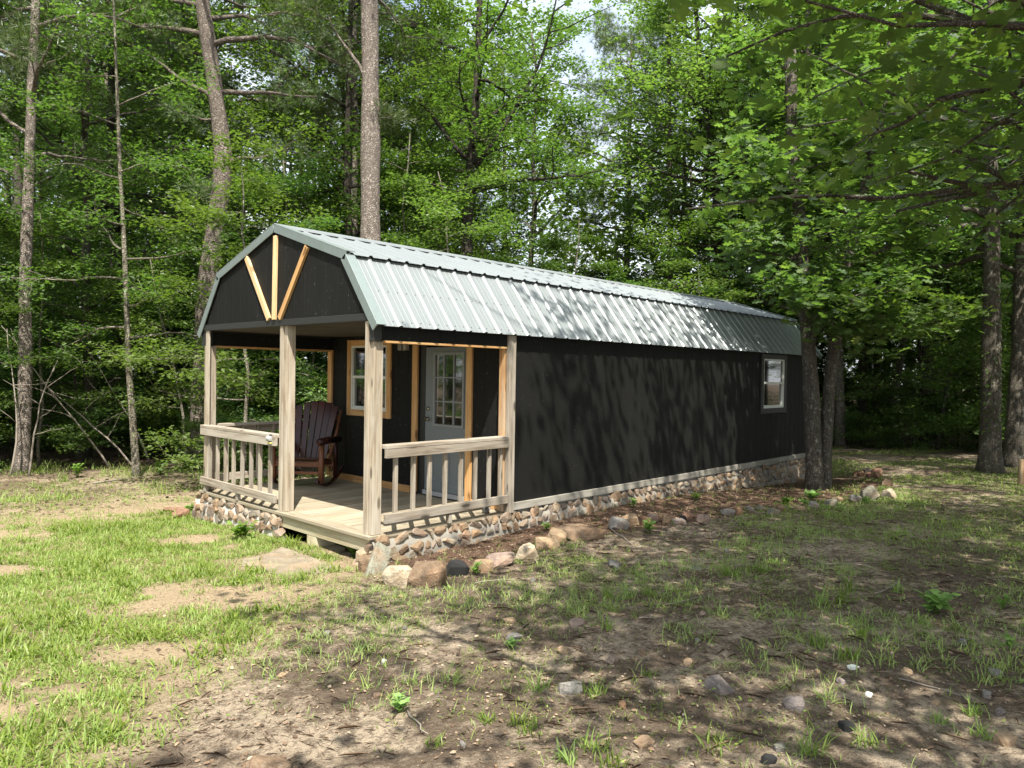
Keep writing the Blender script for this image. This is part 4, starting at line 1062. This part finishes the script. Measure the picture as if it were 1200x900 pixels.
ZMIN = -9
def tree_parts(seed, path, r0, r1, limbs, kind='broad', per=22, lsize=.11, spread=.17, mat='leaf', bark='oakbark', twigs=7, wood=None, flatz=.55, sides=9, density=1.0, skip=None, zmin=-9):
    """path: trunk points (local). limbs: list of (height fraction t, azimuth, elevation, length). Returns trunk mesh object data and crown mesh data"""
    rg = random.Random(seed); rn = np.random.default_rng(seed)
    path = [Vector(p) for p in path]
    m = MB(); n = len(path)
    # finer trunk
    fine = []; rad = []
    K = max(12, int(sum((b - a).length for a, b in zip(path[:-1], path[1:])) / .35))
    for i in range(K + 1):
        t = i / K; q = along(path, t); fine.append(q)
        r = r0 + (r1 - r0) * t
        z = (q - path[0]).length
        r *= 1 + .45 * math.exp(-z / .22) + .05 * math.sin(z * 2.3 + seed)
        rad.append(r)
    fine[0] = fine[0] - Vector((0, 0, .15))
    m.tube(fine, rad, sides + 3, .07)
    anchors = []
    for (t, az, el, ln) in limbs:
        p = along(path, t); rr = (r0 + (r1 - r0) * t)
        d = Vector((math.cos(az) * math.cos(el), math.sin(az) * math.cos(el), math.sin(el)))
        lr = min(rr * .55, (.022 + ln * .016) * (.62 if kind == 'oak' else 1))
        pts = curve(p, d, ln, 7, .0 if kind != 'under' else .04, .14, rg)
        for q_ in pts: q_.z = max(q_.z, zmin)
        m.tube(pts, [lr * (1 - .80 * i / 7) for i in range(8)], 6, .06)
        for k in range(twigs):
            tt = .28 + .72 * (k + rg.random()) / twigs; q = along(pts, min(tt, .99))
            a2 = az + rg.choice((-1, 1)) * rg.uniform(.4, 1.3); e2 = rg.gauss(.12, .32)
            d2 = Vector((math.cos(a2) * math.cos(e2), math.sin(a2) * math.cos(e2), math.sin(e2)))
            l2 = ln * rg.uniform(.22, .42) + .15
            tp = curve(q, d2, l2, 4, .03, .22, rg)
            if tp[-1].z < zmin - .25: continue
            m.tube(tp, [lr * .32 * (1 - .18 * i) for i in range(5)], 4, 0, False)
            for s in (.35, .6, .8, 1.0):
                if rg.random() < density: anchors.append(along(tp, min(s, .999)))
        anchors.append(pts[-1])
    tm = m
    A = np.array([tuple(a) for a in anchors])
    if skip is not None: A = A[~skip(A)]
    N = len(A) * per
    C0 = np.repeat(A, per, 0)
    off = rn.normal(0, 1, (N, 3)) * np.array([spread, spread, spread * flatz])
    pos = C0 + off
    if kind == 'pine':
        al = norm(norm(off) + rn.normal(0, .5, (N, 3)) + np.array([0, 0, .35])); nr = rn.normal(0, 1, (N, 3)); tmpl, F = TUFTN, NF
    else:
        az = rn.random(N) * 2 * PI
        al = np.stack([np.cos(az), np.sin(az), rn.normal(-.15, .3, N)], 1)
        nr = np.stack([rn.normal(0, .42, N), rn.normal(0, .42, N), np.ones(N)], 1)
        tmpl, F = {'broad': (LEAF, LF), 'under': (MAPLE, MF), 'oak': (OAK, OF)}[kind]
    sz = lsize * rn.uniform(.6, 1.25, N)
    V = scatter_template(pos, al, nr, sz, tmpl)
    clump = np.repeat(rn.random(len(A)), per)
    rnd = np.clip(.65 * rn.random(N) + .35 * clump, 0, 1)
    me = raw_mesh('crown', V, F, N, len(tmpl), rnd, M[mat])
    return tm, me

def put_tree(name, loc, parts, label, cat, group=None, bark='oakbark', rot=0.0, sc=1.0):
    root = tag(empty(name, loc, rot), label, cat, group); root.scale = (sc, sc, sc)
    parts[0].build('trunk', M[bark], root); link('crown', parts[1], root)
    return root
def copy_tree(src, loc, rot, sc, label, zsc=1.0):
    r = src.copy(); COL.objects.link(r); r.location = loc; r.rotation_euler = (0, 0, rot); r.scale = (sc, sc, sc * zsc); r['label'] = label
    for ch_ in src.children:
        c = ch_.copy(); COL.objects.link(c); c.parent = r
    return r
def limbset(seed, n, t0, t1, R, el0=.15, el1=.9, shape=None, az0=None):
    rg = random.Random(seed); out = []
    for i in range(n):
        f = (i + rg.random() * .8) / n; t = t0 + (t1 - t0) * f
        s = (shape(f) if shape else (1 - .75 * abs(f - .35) ** 1.4))
        out.append((t, (i * 2.4 + rg.uniform(-.5, .5)) if az0 is None else az0 + rg.gauss(0, .7), rg.uniform(el0, el0 + (el1 - el0) * (.4 + .6 * f)), R * s * rg.uniform(.75, 1.15)))
    return out
def wob_path(seed, H, amp, n=9, lean=(0, 0)):
    rg = random.Random(seed); x = y = 0; out = []
    for i in range(n + 1):
        t = i / n; out.append((x + lean[0] * t * H, y + lean[1] * t * H, H * t)); x += rg.gauss(0, amp); y += rg.gauss(0, amp)
    return out
PI2 = 2 * PI
# --- prototypes
TALL = [tree_parts(20 + i, wob_path(i, H, .10), .15, .03, limbset(i, nl, .20, .99, R, .2, 1.0), 'broad', 36, .118, .25, mat, twigs=7) for i, (H, nl, R, mat) in enumerate(((15, 26, 3.3, 'leaf'), (17, 28, 3.6, 'leaf_y'), (13.5, 24, 3.0, 'leaf'), (16, 26, 3.2, 'leaf')))]
UND = [tree_parts(40 + i, wob_path(10 + i, H, .09), .045, .012, limbset(30 + i, nl, .10, .98, R, -.05, .5), 'under', 30, .108, .19, mat, twigs=6, flatz=.28) for i, (H, nl, R, mat) in enumerate(((5.5, 17, 1.9, 'leaf'), (6.5, 19, 2.1, 'leaf_y'), (4.5, 14, 1.7, 'leaf'), (7.5, 20, 2.3, 'leaf')))]
PINE = [tree_parts(60 + i, wob_path(20 + i, H, .08), .17, .04, limbset(50 + i, 26, .5, 1.0, 2.6, .0, .7), 'pine', 13, .21, .18, 'needle', twigs=6) for i, H in enumerate((17, 15))]
BUSH = [tree_parts(80 + i, wob_path(30 + i, H, .05, 5), .016, .005, limbset(70 + i, 11, .08, .95, R, .1, .8), 'under', 20, .085, .13, mat, twigs=5, flatz=.45) for i, (H, R, mat) in enumerate(((1.3, .75, 'leaf'), (1.7, .8, 'leaf_y'), (.9, .7, 'leaf')))]

ALLT = []
def zfor(x, y): return zgf(x, y) - .03
# --- the trees one can name
def hero(name, path, r0, r1, limbs, label, cat, kind='broad', bark='oakbark', mat='leaf', **kw):
    b = Vector(path[0]); b.z = zfor(b.x, b.y)
    pl = [Vector(p) - b for p in path]; pl[0] = Vector((0, 0, 0))
    ALLT.append((b.x, b.y))
    parts = tree_parts(abs(hash_(label)), pl, r0, r1, limbs, kind, mat=mat, **kw)
    return put_tree(name, b, parts, label, cat, None, bark)
def hash_(s):
    h = 7
    for c in s: h = (h * 31 + ord(c)) % 100003
    return h
hero('pine_tree', [(3.0,10.65,-.61),(3.06,10.64,1.4),(3.12,10.61,3.31),(3.24,10.51,4.65),(3.35,10.43,5.7),(3.37,10.41,6.28),(3.29,10.52,7.33),(3.18,10.67,8.47),(3.06,10.82,9.62),(2.98,10.93,10.95),(2.93,11.02,12.48),(2.9,11,15)], .24, .12,
     [(.43, -.8, .5, 1.6), (.36, 2.6, .0, .5), (.56, 2.4, .7, 2.4), (.58, -1.0, -.1, 2.6), (.53, 2.2, .1, 1.2), (.66, -.9, .1, 3.2), (.68, 2.3, .2, 3.0)] + limbset(5, 16, .70, 1.0, 2.8, .1, .8),
     'tall crooked pine with a kinked trunk behind the left side of the porch', 'pine tree', 'pine', 'pinebark', 'needle', per=6, lsize=.19, spread=.16, twigs=4, sides=13, density=.75)
hero('pine_tree', [(5.33,7.48,-.3),(5.33,7.53,2.2),(5.34,7.57,4.43),(5.34,7.61,6.28),(5.34,7.64,7.76),(5.33,7.7,9.62),(5.33,7.74,11.28),(5.31,7.8,13.32),(5.3,7.8,17)], .245, .14,
     [(.50, 2.5, .9, 1.8), (.44, -.4, .1, .5)] + limbset(6, 16, .62, 1.0, 2.6, .1, .8),
     'straight scaly-barked pine standing right behind the ridge of the cabin roof', 'pine tree', 'pine', 'palebark', 'needle', per=7, lsize=.19, spread=.16, twigs=5, sides=14)
hero('oak_tree', [(9.48,8.91,-.38),(9.5,8.95,2.4),(9.51,8.99,4.72),(9.55,8.99,6.11),(9.59,8.96,7.27),(9.66,8.91,8.2),(9.72,8.88,9.82),(9.75,8.89,11.67),(9.82,8.86,13.53)], .20, .06,
     [(.46, -.75, 1.0, 6.0), (.50, 2.4, .6, 4.0), (.42, -.9, .3, 3.2), (.40, 2.3, .3, 3.0), (.55, -2.0, .4, 2.4)] + limbset(7, 16, .42, 1.0, 2.8, .1, .9),
     'forked oak with dark arching limbs behind the middle of the roof', 'oak tree', bark='darkbark', per=17, lsize=.12, spread=.22, twigs=7)
hero('pine_tree', [(-.25,11.32,-.61),(-.20,11.33,.66),(-.19,11.34,2.05),(-.2,11.36,3.09),(-.17,11.35,4.31),(-.14,11.34,5.7),(-.1,11.33,7.26),(-.05,11.3,9.0),(0,11.3,12)], .135, .07,
     limbset(8, 10, .62, 1.0, 2.2, .1, .7), 'rough scaly trunk of a pine nearest the left edge of the picture', 'pine tree', 'pine', 'palebark', 'needle', per=8, lsize=.17, twigs=5, sides=12)
hero('slender_tree', [(1.21,9.35,-.57),(1.17,9.43,.39),(1.11,9.53,1.56),(1.08,9.58,2.74),(1.05,9.64,3.91),(.99,9.73,5.42),(.95,9.82,7.1),(.9,9.9,8.9)], .072, .02,
     limbset(9, 18, .34, 1.0, 1.9, .0, .5), 'slender grey-barked tree at the forest edge left of the cabin', 'tree', 'under', 'lightbark', mat='leaf', per=16, lsize=.10, spread=.16, twigs=6, flatz=.3)
hero('sapling', [(2.71,10.59,-.57),(2.6,10.6,.6),(2.4,10.7,1.8),(2.15,10.8,2.8),(2.0,10.9,3.9)], .035, .01, limbset(10, 12, .15, 1.0, 1.2, .0, .5), 'thin leaning sapling just left of the porch corner', 'sapling', 'under', 'lightbark', mat='leaf_y', per=14, lsize=.095, spread=.13, twigs=5, flatz=.3)
hero('sapling', [(4.3,7.6,-.5),(4.35,7.6,.8),(4.5,7.55,1.7),(4.6,7.6,3.0)], .035, .01, limbset(12, 12, .15, 1.0, 1.3, .0, .5), 'leafy sapling seen through the open porch behind its far railing', 'sapling', 'under', 'lightbark', mat='leaf_y', per=14, lsize=.09, spread=.13, twigs=5, flatz=.3)
hero('oak_tree', [(17.95,5.79,-.64),(17.91,5.9,2.7),(17.89,5.98,5.2),(17.85,6.07,7.42),(17.82,6.13,8.54),(17.63,6.36,9.92),(17.47,6.56,11.59),(17.3,6.7,14)], .19, .06,
     [(.54, -.8, .75, 4.0), (.58, 2.3, .4, 3.0)] + limbset(13, 26, .36, 1.0, 3.6, .1, .9), 'dark forked tree under a pale sunlit crown beyond the far end of the roof', 'tree', bark='darkbark', mat='leaf_y', per=17, lsize=.14, spread=.28)
hero('pine_tree', [(18.57,8.04,-.85),(18.57,8.12,2.77),(18.57,8.18,5.78),(18.55,8.25,7.58),(18.53,8.36,11.8),(18.51,8.47,15.72)], .14, .06, limbset(14, 12, .7, 1.0, 2.2, .1, .7), 'thin straight pine trunk left of the dark forked tree beyond the roof', 'pine tree', 'pine', 'pinebark', 'needle', per=8, lsize=.19, twigs=5)
hero('dead_tree', [(21.68,1.86,-.33),(21.87,1.69,1.4),(22.12,1.48,3.35),(22.39,1.24,5.58),(22.56,1.09,6.7),(22.83,.85,8.93)], .13, .06, [(.7, -1, .6, 1.4), (.85, 2, .6, 1.2)], 'leaning pale trunk with peeling bark in the wood on the right', 'dead tree', 'broad', 'lightbark', per=1, density=.2)
hero('pine_tree', [(18.56,2.24,-.32),(18.55,2.3,1.39),(18.51,2.37,2.92),(18.48,2.45,5.21),(18.44,2.58,9.03),(18.41,2.7,12.85)], .15, .07, limbset(15, 16, .5, 1.0, 2.6, .1, .8), 'grey-barked straight tree showing just right of the double-trunked oak', 'tree', bark='palebark', per=16, lsize=.14, spread=.25)
hero('pine_tree', [(21.11,2.46,-.45),(21.13,2.49,1.94),(21.16,2.5,4.17),(21.18,2.58,8.34),(21.2,2.68,13.9)], .15, .07, limbset(16, 16, .55, 1.0, 2.6, .1, .8), 'dark straight trunk beside the grey-barked one, in the right-hand wood', 'tree', bark='darkbark', per=16, lsize=.14, spread=.25)
vt = hero('vine_covered_tree', [(12.73,-2.65,-.3),(12.76,-2.63,.98),(12.82,-2.6,2.37),(12.84,-2.56,4.11),(12.86,-2.5,5.84),(12.88,-2.46,8.28),(12.9,-2.43,10.36),(12.9,-2.4,13)], .20, .08,
     [(.42, .8, .1, 2.6), (.47, 2.6, .2, 2.6)] + limbset(17, 22, .44, 1.0, 3.6, .1, .9), 'stout dark tree with a vine up its trunk at the right side of the yard', 'tree', bark='oakbark', per=20, lsize=.13, spread=.25)
vr = np.random.default_rng(4); n = 420; az = vr.random(n) * 6.28; z = .8 + 2.9 * vr.random(n); al = np.stack([np.cos(az), np.sin(az), vr.normal(-.4, .4, n)], 1)
link('vine', raw_mesh('vine', scatter_template(np.stack([np.cos(az) * .22 + .02 + z * .03, np.sin(az) * .22 + z * .02, z], 1), al + vr.normal(0, .4, (n, 3)), np.stack([np.cos(az), np.sin(az), np.ones(n)], 1), vr.uniform(.05, .10, n), LEAF), LF, n, 6, vr.random(n), M['leaf']), vt)
hero('oak_tree', [(14.35,-2.76,-.28),(14.38,-2.77,.94),(14.45,-2.8,2.43),(14.49,-2.8,4.28),(14.55,-2.83,6.14),(14.64,-2.86,8.92),(14.7,-2.87,12)], .175, .08, limbset(18, 20, .42, 1.0, 3.4, .1, .9), 'grey tree with a sunlit side against the right edge of the picture', 'tree', bark='oakbark', per=20, lsize=.13, spread=.25)
hero('sapling', [(19.4,.3,-.4),(19.3,.3,2.0),(19.1,.5,4.0),(18.8,.6,6.5)], .06, .02, limbset(19, 22, .12, 1.0, 2.4, .0, .5), 'many-layered young maple filling the middle of the right-hand wood', 'sapling', 'under', 'darkbark', mat='leaf_y', per=16, lsize=.12, spread=.2, flatz=.3)
# the double-trunked oak by the wall: two trunks on one root
A_ = [(8.22,-1.0,-.30),(8.21,-.96,.46),(8.20,-.92,1.17),(8.17,-.88,1.89),(8.13,-.83,2.47),(8.10,-.78,3.18),(8.05,-.72,4.19),(7.95,-.6,5.33),(7.8,-.6,7.0)]
B_ = [(8.42,-1.06,-.30),(8.46,-1.07,.44),(8.50,-1.09,1.46),(8.56,-1.13,2.2),(8.66,-1.2,3.07),(8.78,-1.3,3.81),(8.95,-1.45,4.83),(9.2,-1.6,6.0),(9.4,-1.7,7.6)]
b0 = Vector((8.22, -1.0, zfor(8.22, -1.0)))
la = [(.46, -2.0, .1, 1.2), (.56, -2.7, .15, 1.3), (.52, -1.5, .0, 1.5)] + limbset(21, 10, .62, 1.0, 1.6, .0, .8)
lb_ = [(.42, -1.4, .0, 1.7), (.45, -.6, .1, 1.8), (.47, -2.4, .0, 2.0), (.5, .2, .0, 1.6)] + limbset(22, 12, .55, 1.0, 2.1, .0, .8)
pa = tree_parts(501, [Vector(p) - b0 for p in A_], .135, .088, la, 'oak', mat='leaf_oak', per=13, lsize=.18, spread=.20, twigs=7, sides=12)
pb = tree_parts(502, [Vector(p) - b0 for p in B_], .105, .07, lb_, 'oak', mat='leaf_oak', per=13, lsize=.18, spread=.20, twigs=7, sides=12)
tw = tag(empty('oak_tree', b0), 'double-trunked oak standing beside the far part of the long black wall', 'oak tree')
pa[0].build('trunk', M['oakbark'], tw); pb[0].build('trunk', M['oakbark'], tw); link('crown', pa[1], tw); link('crown', pb[1], tw); ALLT.append((8.3, -1))

# oaks right of and behind the camera: their low limbs hang into the upper right, their crowns shade the yard
def shade_oak(base, path, r0, limbs, label, per=8, lsize=.14, spread=.22, seed=1, kind='oak', twigs=7, density=1.0, zmin=3.0):
    b = Vector((*base, zfor(*base)))
    def skip(A):
        X, Y, Z = A[:, 0] + b.x, A[:, 1] + b.y, A[:, 2] + b.z
        rx, ry = X + .345 * (Z - 2.3), Y + .47 * (Z - 2.3); gx, gy = X + .345 * (Z + .2), Y + .47 * (Z + .2)
        return ((rx < 2.7 + .5 * np.sin(Z * 3)) & (ry > -.35)) | ((lawn_side(gx, gy) > .45 + .35 * np.sin(X * 2.1) ) & (gx < 1.0))
    parts = tree_parts(seed, path, r0, r0 * .35, limbs, kind, mat='leaf_oak', per=per, lsize=lsize, spread=spread, twigs=twigs, sides=12, density=density, skip=skip, zmin=zmin)
    put_tree('oak_tree', b, parts, label, 'oak tree', 'oaks around the yard', 'oakbark')

shade_oak((1.5, -9.3), [(0,0,0),(.0,.1,2),(-.1,.3,4),(-.2,.5,6.5),(-.3,.8,9.5)], .22,
   [(.33, 1.62, .08, 5.0), (.36, 1.95, .02, 5.4), (.35, 1.30, .05, 5.6), (.39, 1.75, .10, 5.2), (.40, 2.15, .05, 4.6), (.42, 1.45, .12, 5.6), (.45, 2.1, .22, 5.2), (.50, 1.35, .2, 5.6), (.55, 2.5, .35, 5.0), (.6, 1.0, .3, 5.0), (.62, 1.9, .5, 5.6), (.62, 1.62, .42, 6.6), (.66, 1.35, .4, 6.8), (.7, 1.75, .35, 6.4), (.66, 1.1, .4, 6.6), (.74, 1.5, .2, 6.2), (.6, .85, .4, 6.4)] + limbset(91, 12, .6, 1.0, 4.0, .2, .9),
   'unseen-trunked oak whose long limbs hang over the yard into the upper right corner', seed=601, per=22, spread=.33, density=.85, twigs=9)
shade_oak((-2.3, -9.4), [(0,0,0),(.0,.1,2.5),(-.1,.3,4.5),(.1,.6,7),(.2,1.0,9.5)], .20,
   [(.42, 1.36, -.02, 5.9), (.50, 1.6, .45, 4.4), (.55, 1.1, .5, 4.6), (.62, .6, .4, 4.2), (.65, 1.9, .55, 3.6)] + limbset(92, 12, .62, 1.0, 3.6, .2, .9),
   'oak dangling a few large dark leaves at the top edge of the picture', seed=602, per=7, density=.8)
shade_oak((6.2, -9.6), [(0,0,0),(.0,.1,2.5),(-.1,.3,5),(.0,.6,7),(.1,1.0,10)], .22,
   [(.36, 1.45, .10, 5.0), (.38, 1.9, .12, 5.6), (.42, 1.6, .3, 5.6), (.46, 2.0, .25, 5.6), (.50, 1.1, .3, 5.8), (.55, 2.4, .4, 5.8), (.62, 1.75, .5, 6.6), (.6, 1.3, .5, 6.4), (.66, 2.2, .5, 6.4)] + limbset(93, 18, .5, 1.0, 4.6, .2, .9),
   'oak beyond the upper right limbs that dapples the long black wall with shade', seed=603, per=8, spread=.28, density=.62)
shade_oak((11.0, -9.0), [(0,0,0),(.0,.1,2.5),(-.1,.3,5),(.0,.6,7),(.1,1.0,10)], .22,
   [(.42, 1.6, .3, 4.6), (.46, 2.0, .25, 5.2), (.50, 1.1, .3, 4.8), (.55, 2.4, .4, 5.4), (.6, 2.0, .5, 6.0)] + limbset(94, 16, .5, 1.0, 4.2, .2, .9),
   'farthest oak along the right side, shading the grass before the wood', seed=604, per=8, density=.8)

# --- the wood: things one can count, placed on a jittered grid
fwd = (.7255, .688)
def wood(x, y):
    if x < 2.2: return y > 11.2 - .2 * x
    if x < 12.5: return y > 7.4
    if x < 17.8: return y > 7.4 - (x - 12.5) * 1.05
    return y > -12
def seen(x, y, mg=1.0):
    dx, dy = x + 4.15, y + 5.74; f = dx * fwd[0] + dy * fwd[1]; r = dx * .688 - dy * .7255
    return f > 0 and abs(r) < f * .70 + 1.6 * mg, f, r / max(f, .1)
def zone(x, y):
    _, f, q = seen(x, y)
    return 'left of the cabin' if q < -.42 else ('behind the cabin' if q < .30 else 'right of the cabin')
rg = random.Random(77)
GAPS = ((.07, .12), (-.375, -.33))     # two clearings through which the sky shows
def in_gap(x, y):
    _, f, q = seen(x, y); return any(a - .9 / f < q < b + .9 / f for a, b in GAPS)
cnt = 0
protos = {}
def forest(step, lo, hi, kinds, lab, group, gap=True, sc=(.85, 1.15), p=1.0, mind=.9, name='tree', cat='tree', barks=('oakbark',)):
    y = -14.0
    while y < 48:
        x = -14.0
        while x < 52:
            a = x + rg.uniform(-.45, .45) * step; b = y + rg.uniform(-.45, .45) * step; x += step
            ok, f, q = seen(a, b)
            if not ok or not (lo < f < hi) or not wood(a, b) or rg.random() > p: continue
            if gap and in_gap(a, b): continue
            if any((a - u) ** 2 + (b - v) ** 2 < mind ** 2 for u, v in ALLT): continue
            if mind > .3 and (math.hypot(a - 5.0, b - 7.9) < 2.4 or math.hypot(a - 2.7, b - 10.2) < 2.0): continue      # room round the two big pines
            k = rg.randrange(len(kinds)); key = (name, k)
            dist = 'front row' if f < lo + (hi - lo) * .35 else 'deeper part'
            lb = lab % (dist, zone(a, b))
            s = rg.uniform(*sc)
            if key not in protos:
                bk = barks[k % len(barks)]
                protos[key] = put_tree(name, (a, b, zfor(a, b)), kinds[k], lb, cat, group, bk, rg.random() * PI2, s)
            else: copy_tree(protos[key], (a, b, zfor(a, b)), rg.random() * PI2, s, lb)
            if step > 2: ALLT.append((a, b))
        y += step
forest(3.9, 11, 32, TALL, 'tall broad-leaved tree in the %s of the wood %s', 'tall broad-leaved trees of the wood', barks=('oakbark', 'darkbark', 'palebark', 'oakbark'), name='forest_tree')
forest(6.2, 15, 36, PINE, 'tall bare-stemmed pine in the %s of the wood %s', 'pines of the wood', barks=('pinebark', 'palebark'), name='pine_tree', cat='pine tree', mind=1.2)
forest(1.75, 10, 17, UND, 'understory maple with layered branches in the %s of the wood %s', 'understory trees', gap=False, barks=('darkbark', 'lightbark', 'darkbark', 'lightbark'), name='understory_tree', mind=.35, sc=(.7, 1.05))
forest(2.4, 17, 29, UND, 'understory maple with layered branches in the %s of the wood %s', 'understory trees', gap=False, barks=('darkbark', 'lightbark', 'darkbark', 'lightbark'), name='understory_tree', mind=.4)
forest(1.9, 10, 24, BUSH, 'leafy shrub on the forest floor, %s of the wood %s', 'shrubs on the forest floor', gap=False, sc=(.7, 1.3), p=.8, barks=('darkbark',), name='shrub', cat='shrub', mind=.3)
# the wood goes on beyond both edges of the picture
for i, (x, y, k) in enumerate([(-4.6, 12.5, 0), (-7.5, 11.5, 1), (-10.5, 13, 2), (-13, 10.5, 3), (-5.8, 15.5, 2), (-9, 16, 0), (-15, 8, 1), (9, -16.5, 0), (14, -15, 1), (18, -13.5, 2), (21, -9.5, 3), (13, -19, 2), (24, -13, 0)]):
    copy_tree(protos[('forest_tree', k)], (x, y, zfor(x, y)), i * 1.3, 1.0, 'tall broad-leaved tree of the wood beyond the %s edge of the picture' % ('left' if x < 0 else 'right'))
for i, (x, y, k) in enumerate([(-3.6, 11, 0), (-5.2, 10.6, 1), (-6.9, 10, 3), (-8.6, 10.4, 0), (-10.5, 9.6, 1), (-12.4, 8.8, 3), (16.5, -13, 1), (19, -11, 3), (12, -14.5, 0), (22, -7, 1)]):
    copy_tree(protos[('understory_tree', k)], (x, y, zfor(x, y)), i * 1.9, 1.0, 'understory tree at the forest edge beyond the %s edge of the picture' % ('left' if x < 0 else 'right'))
# bare dead saplings in the left wood
for i, (x, y, lx, ly, h) in enumerate([(1.3, 10.9, -.7, .2, 3.6), (1.7, 10.6, -.8, .3, 2.6), (2.3, 11.5, -.5, .1, 3.4), (-.3, 10.6, .12, 0, 2.4), (-.55, 10.9, .2, .1, 3.0), (3.6, 11, -.3, .2, 3)]):
    m = MB(); pts = curve((0, 0, -.1), (lx, ly, 1.0), h, 8, 0, .07, rg); m.tube(pts, [.024 * (1 - .1 * k) for k in range(9)], 6)
    for k in (3, 4, 5, 6):
        m.tube(curve(pts[k], (rg.uniform(-1, 1), rg.uniform(-1, 1), .5), .8, 4, 0, .2, rg), [.009, .007, .006, .004, .002], 4)
    o = m.build('dead_sapling', M['twig'], None, 0, (x, y, zgf(x, y))); tag(o, 'thin bare grey dead sapling leaning in the dark wood on the left', 'dead sapling', 'dead saplings in the left wood')

# far wood, one mass of foliage and the dim trunks in it
def far_wood():
    r = np.random.default_rng(9); n = 150000
    q = r.uniform(-.85, .85, n); f = r.uniform(29, 46, n); x = -4.15 + f * (fwd[0] + q * .688); y = -5.74 + f * (fwd[1] - q * .7255)
    nb = fbm(x * .22, y * .22, 3); gap = np.exp(-((q - .10) / .07) ** 2) + .8 * np.exp(-((q + .31) / .05) ** 2)
    top = 9 + 15 * nb - 6 * gap + (f - 29) * .12
    z = -.8 + top * r.random(n) ** 1.1
    hole = fbm(x * .9 + z * .7, y * .9 - z * .5 + 20, 3)
    k = hole > np.where(z < 5.5, .30, .44); x, y, z = x[k], y[k], z[k]; n = len(x); az = r.random(n) * PI2
    V = scatter_template(np.stack([x, y, z], 1), np.stack([np.cos(az), np.sin(az), r.normal(-.1, .4, n)], 1), np.stack([r.normal(0, .5, n), r.normal(0, .5, n), np.ones(n)], 1), r.uniform(.22, .46, n), LEAF)
    me = raw_mesh('far_wood', V, LF, n, 6, np.clip(r.random(n) * .6 + .4 * fbm(x * .3, y * .3 + z * .3, 2), 0, 1), M['leaf_y'])
    tag(link('far_wood', me), kind='stuff')
    m = MB(); rr = random.Random(3)
    for i in range(110):
        qq = rr.uniform(-.8, .8)
        if .0 < qq < .2: continue
        ff = rr.uniform(28, 44); a = -4.15 + ff * (fwd[0] + qq * .688); b = -5.74 + ff * (fwd[1] - qq * .7255); z = zgf(a, b); h = rr.uniform(11, 19)
        m.tube([(a, b, z - .2), (a + rr.gauss(0, .2), b, z + h * .5), (a + rr.gauss(0, .4), b, z + h)], [rr.uniform(.10, .2), .1, .04], 7)
    tag(m.build('far_trunks', M['pinebark']), kind='stuff')
far_wood()

# ------------------------------------------------------------------ light, sky, camera
w = bpy.data.worlds.new('World'); SC.world = w; w.use_nodes = True
nt = w.node_tree; bg = nt.nodes['Background']; sk = nt.nodes.new('ShaderNodeTexSky'); sk.sky_type = 'NISHITA'; sk.sun_disc = False
sk.sun_elevation = math.radians(60); sk.sun_rotation = math.atan2(-SUN.x, -SUN.y); sk.dust_density = 3.0; sk.air_density = 1.0; sk.ozone_density = 1.0
tc = nt.nodes.new('ShaderNodeTexCoord'); cn = nt.nodes.new('ShaderNodeTexNoise'); cn.inputs['Scale'].default_value = 2.6; cn.inputs['Detail'].default_value = 6
cr = nt.nodes.new('ShaderNodeValToRGB'); cr.color_ramp.elements[0].position = .35; cr.color_ramp.elements[0].color = (.25, .25, .25, 1); cr.color_ramp.elements[1].position = .6; cr.color_ramp.elements[1].color = (.9, .9, .9, 1)
cx = nt.nodes.new('ShaderNodeMix'); cx.data_type = 'RGBA'; cx.inputs[7].default_value = (5.5, 5.7, 6.0, 1)
nt.links.new(tc.outputs['Generated'], cn.inputs['Vector']); nt.links.new(cn.outputs[0], cr.inputs[0]); nt.links.new(cr.outputs[0], cx.inputs[0]); nt.links.new(sk.outputs[0], cx.inputs[6]); nt.links.new(cx.outputs[2], bg.inputs[0]); bg.inputs[1].default_value = .14
sl = bpy.data.lights.new('sun', 'SUN'); sl.energy = 5.0; sl.angle = math.radians(.53); sl.color = (1, .94, .83)
so = bpy.data.objects.new('sun', sl); COL.objects.link(so); so.rotation_euler = SUN.to_track_quat('-Z', 'Y').to_euler(); so.location = (-8, -10, 25)
cm = bpy.data.cameras.new('camera'); co = bpy.data.objects.new('camera', cm); COL.objects.link(co); SC.camera = co
cm.sensor_width = 36; cm.lens = 863.07 / 1200 * 36; cm.clip_start = .05; cm.clip_end = 600
R3 = Matrix(((0.688194, 0.000161, -0.725526), (-0.725348, 0.022315, -0.68802), (0.016079, 0.999751, 0.015474)))
co.matrix_world = Matrix.Translation((-4.152, -5.741, 1.573)) @ R3.to_4x4()
SC.view_settings.view_transform = 'Standard'; SC.view_settings.look = 'None'; SC.view_settings.gamma = 1; SC.view_settings.use_curve_mapping = False
SC.view_settings.exposure = 1.15
SC.cycles.max_bounces = 5; SC.cycles.diffuse_bounces = 2; SC.cycles.glossy_bounces = 2; SC.cycles.transmission_bounces = 3; SC.cycles.transparent_max_bounces = 4
SC.cycles.use_adaptive_sampling = True
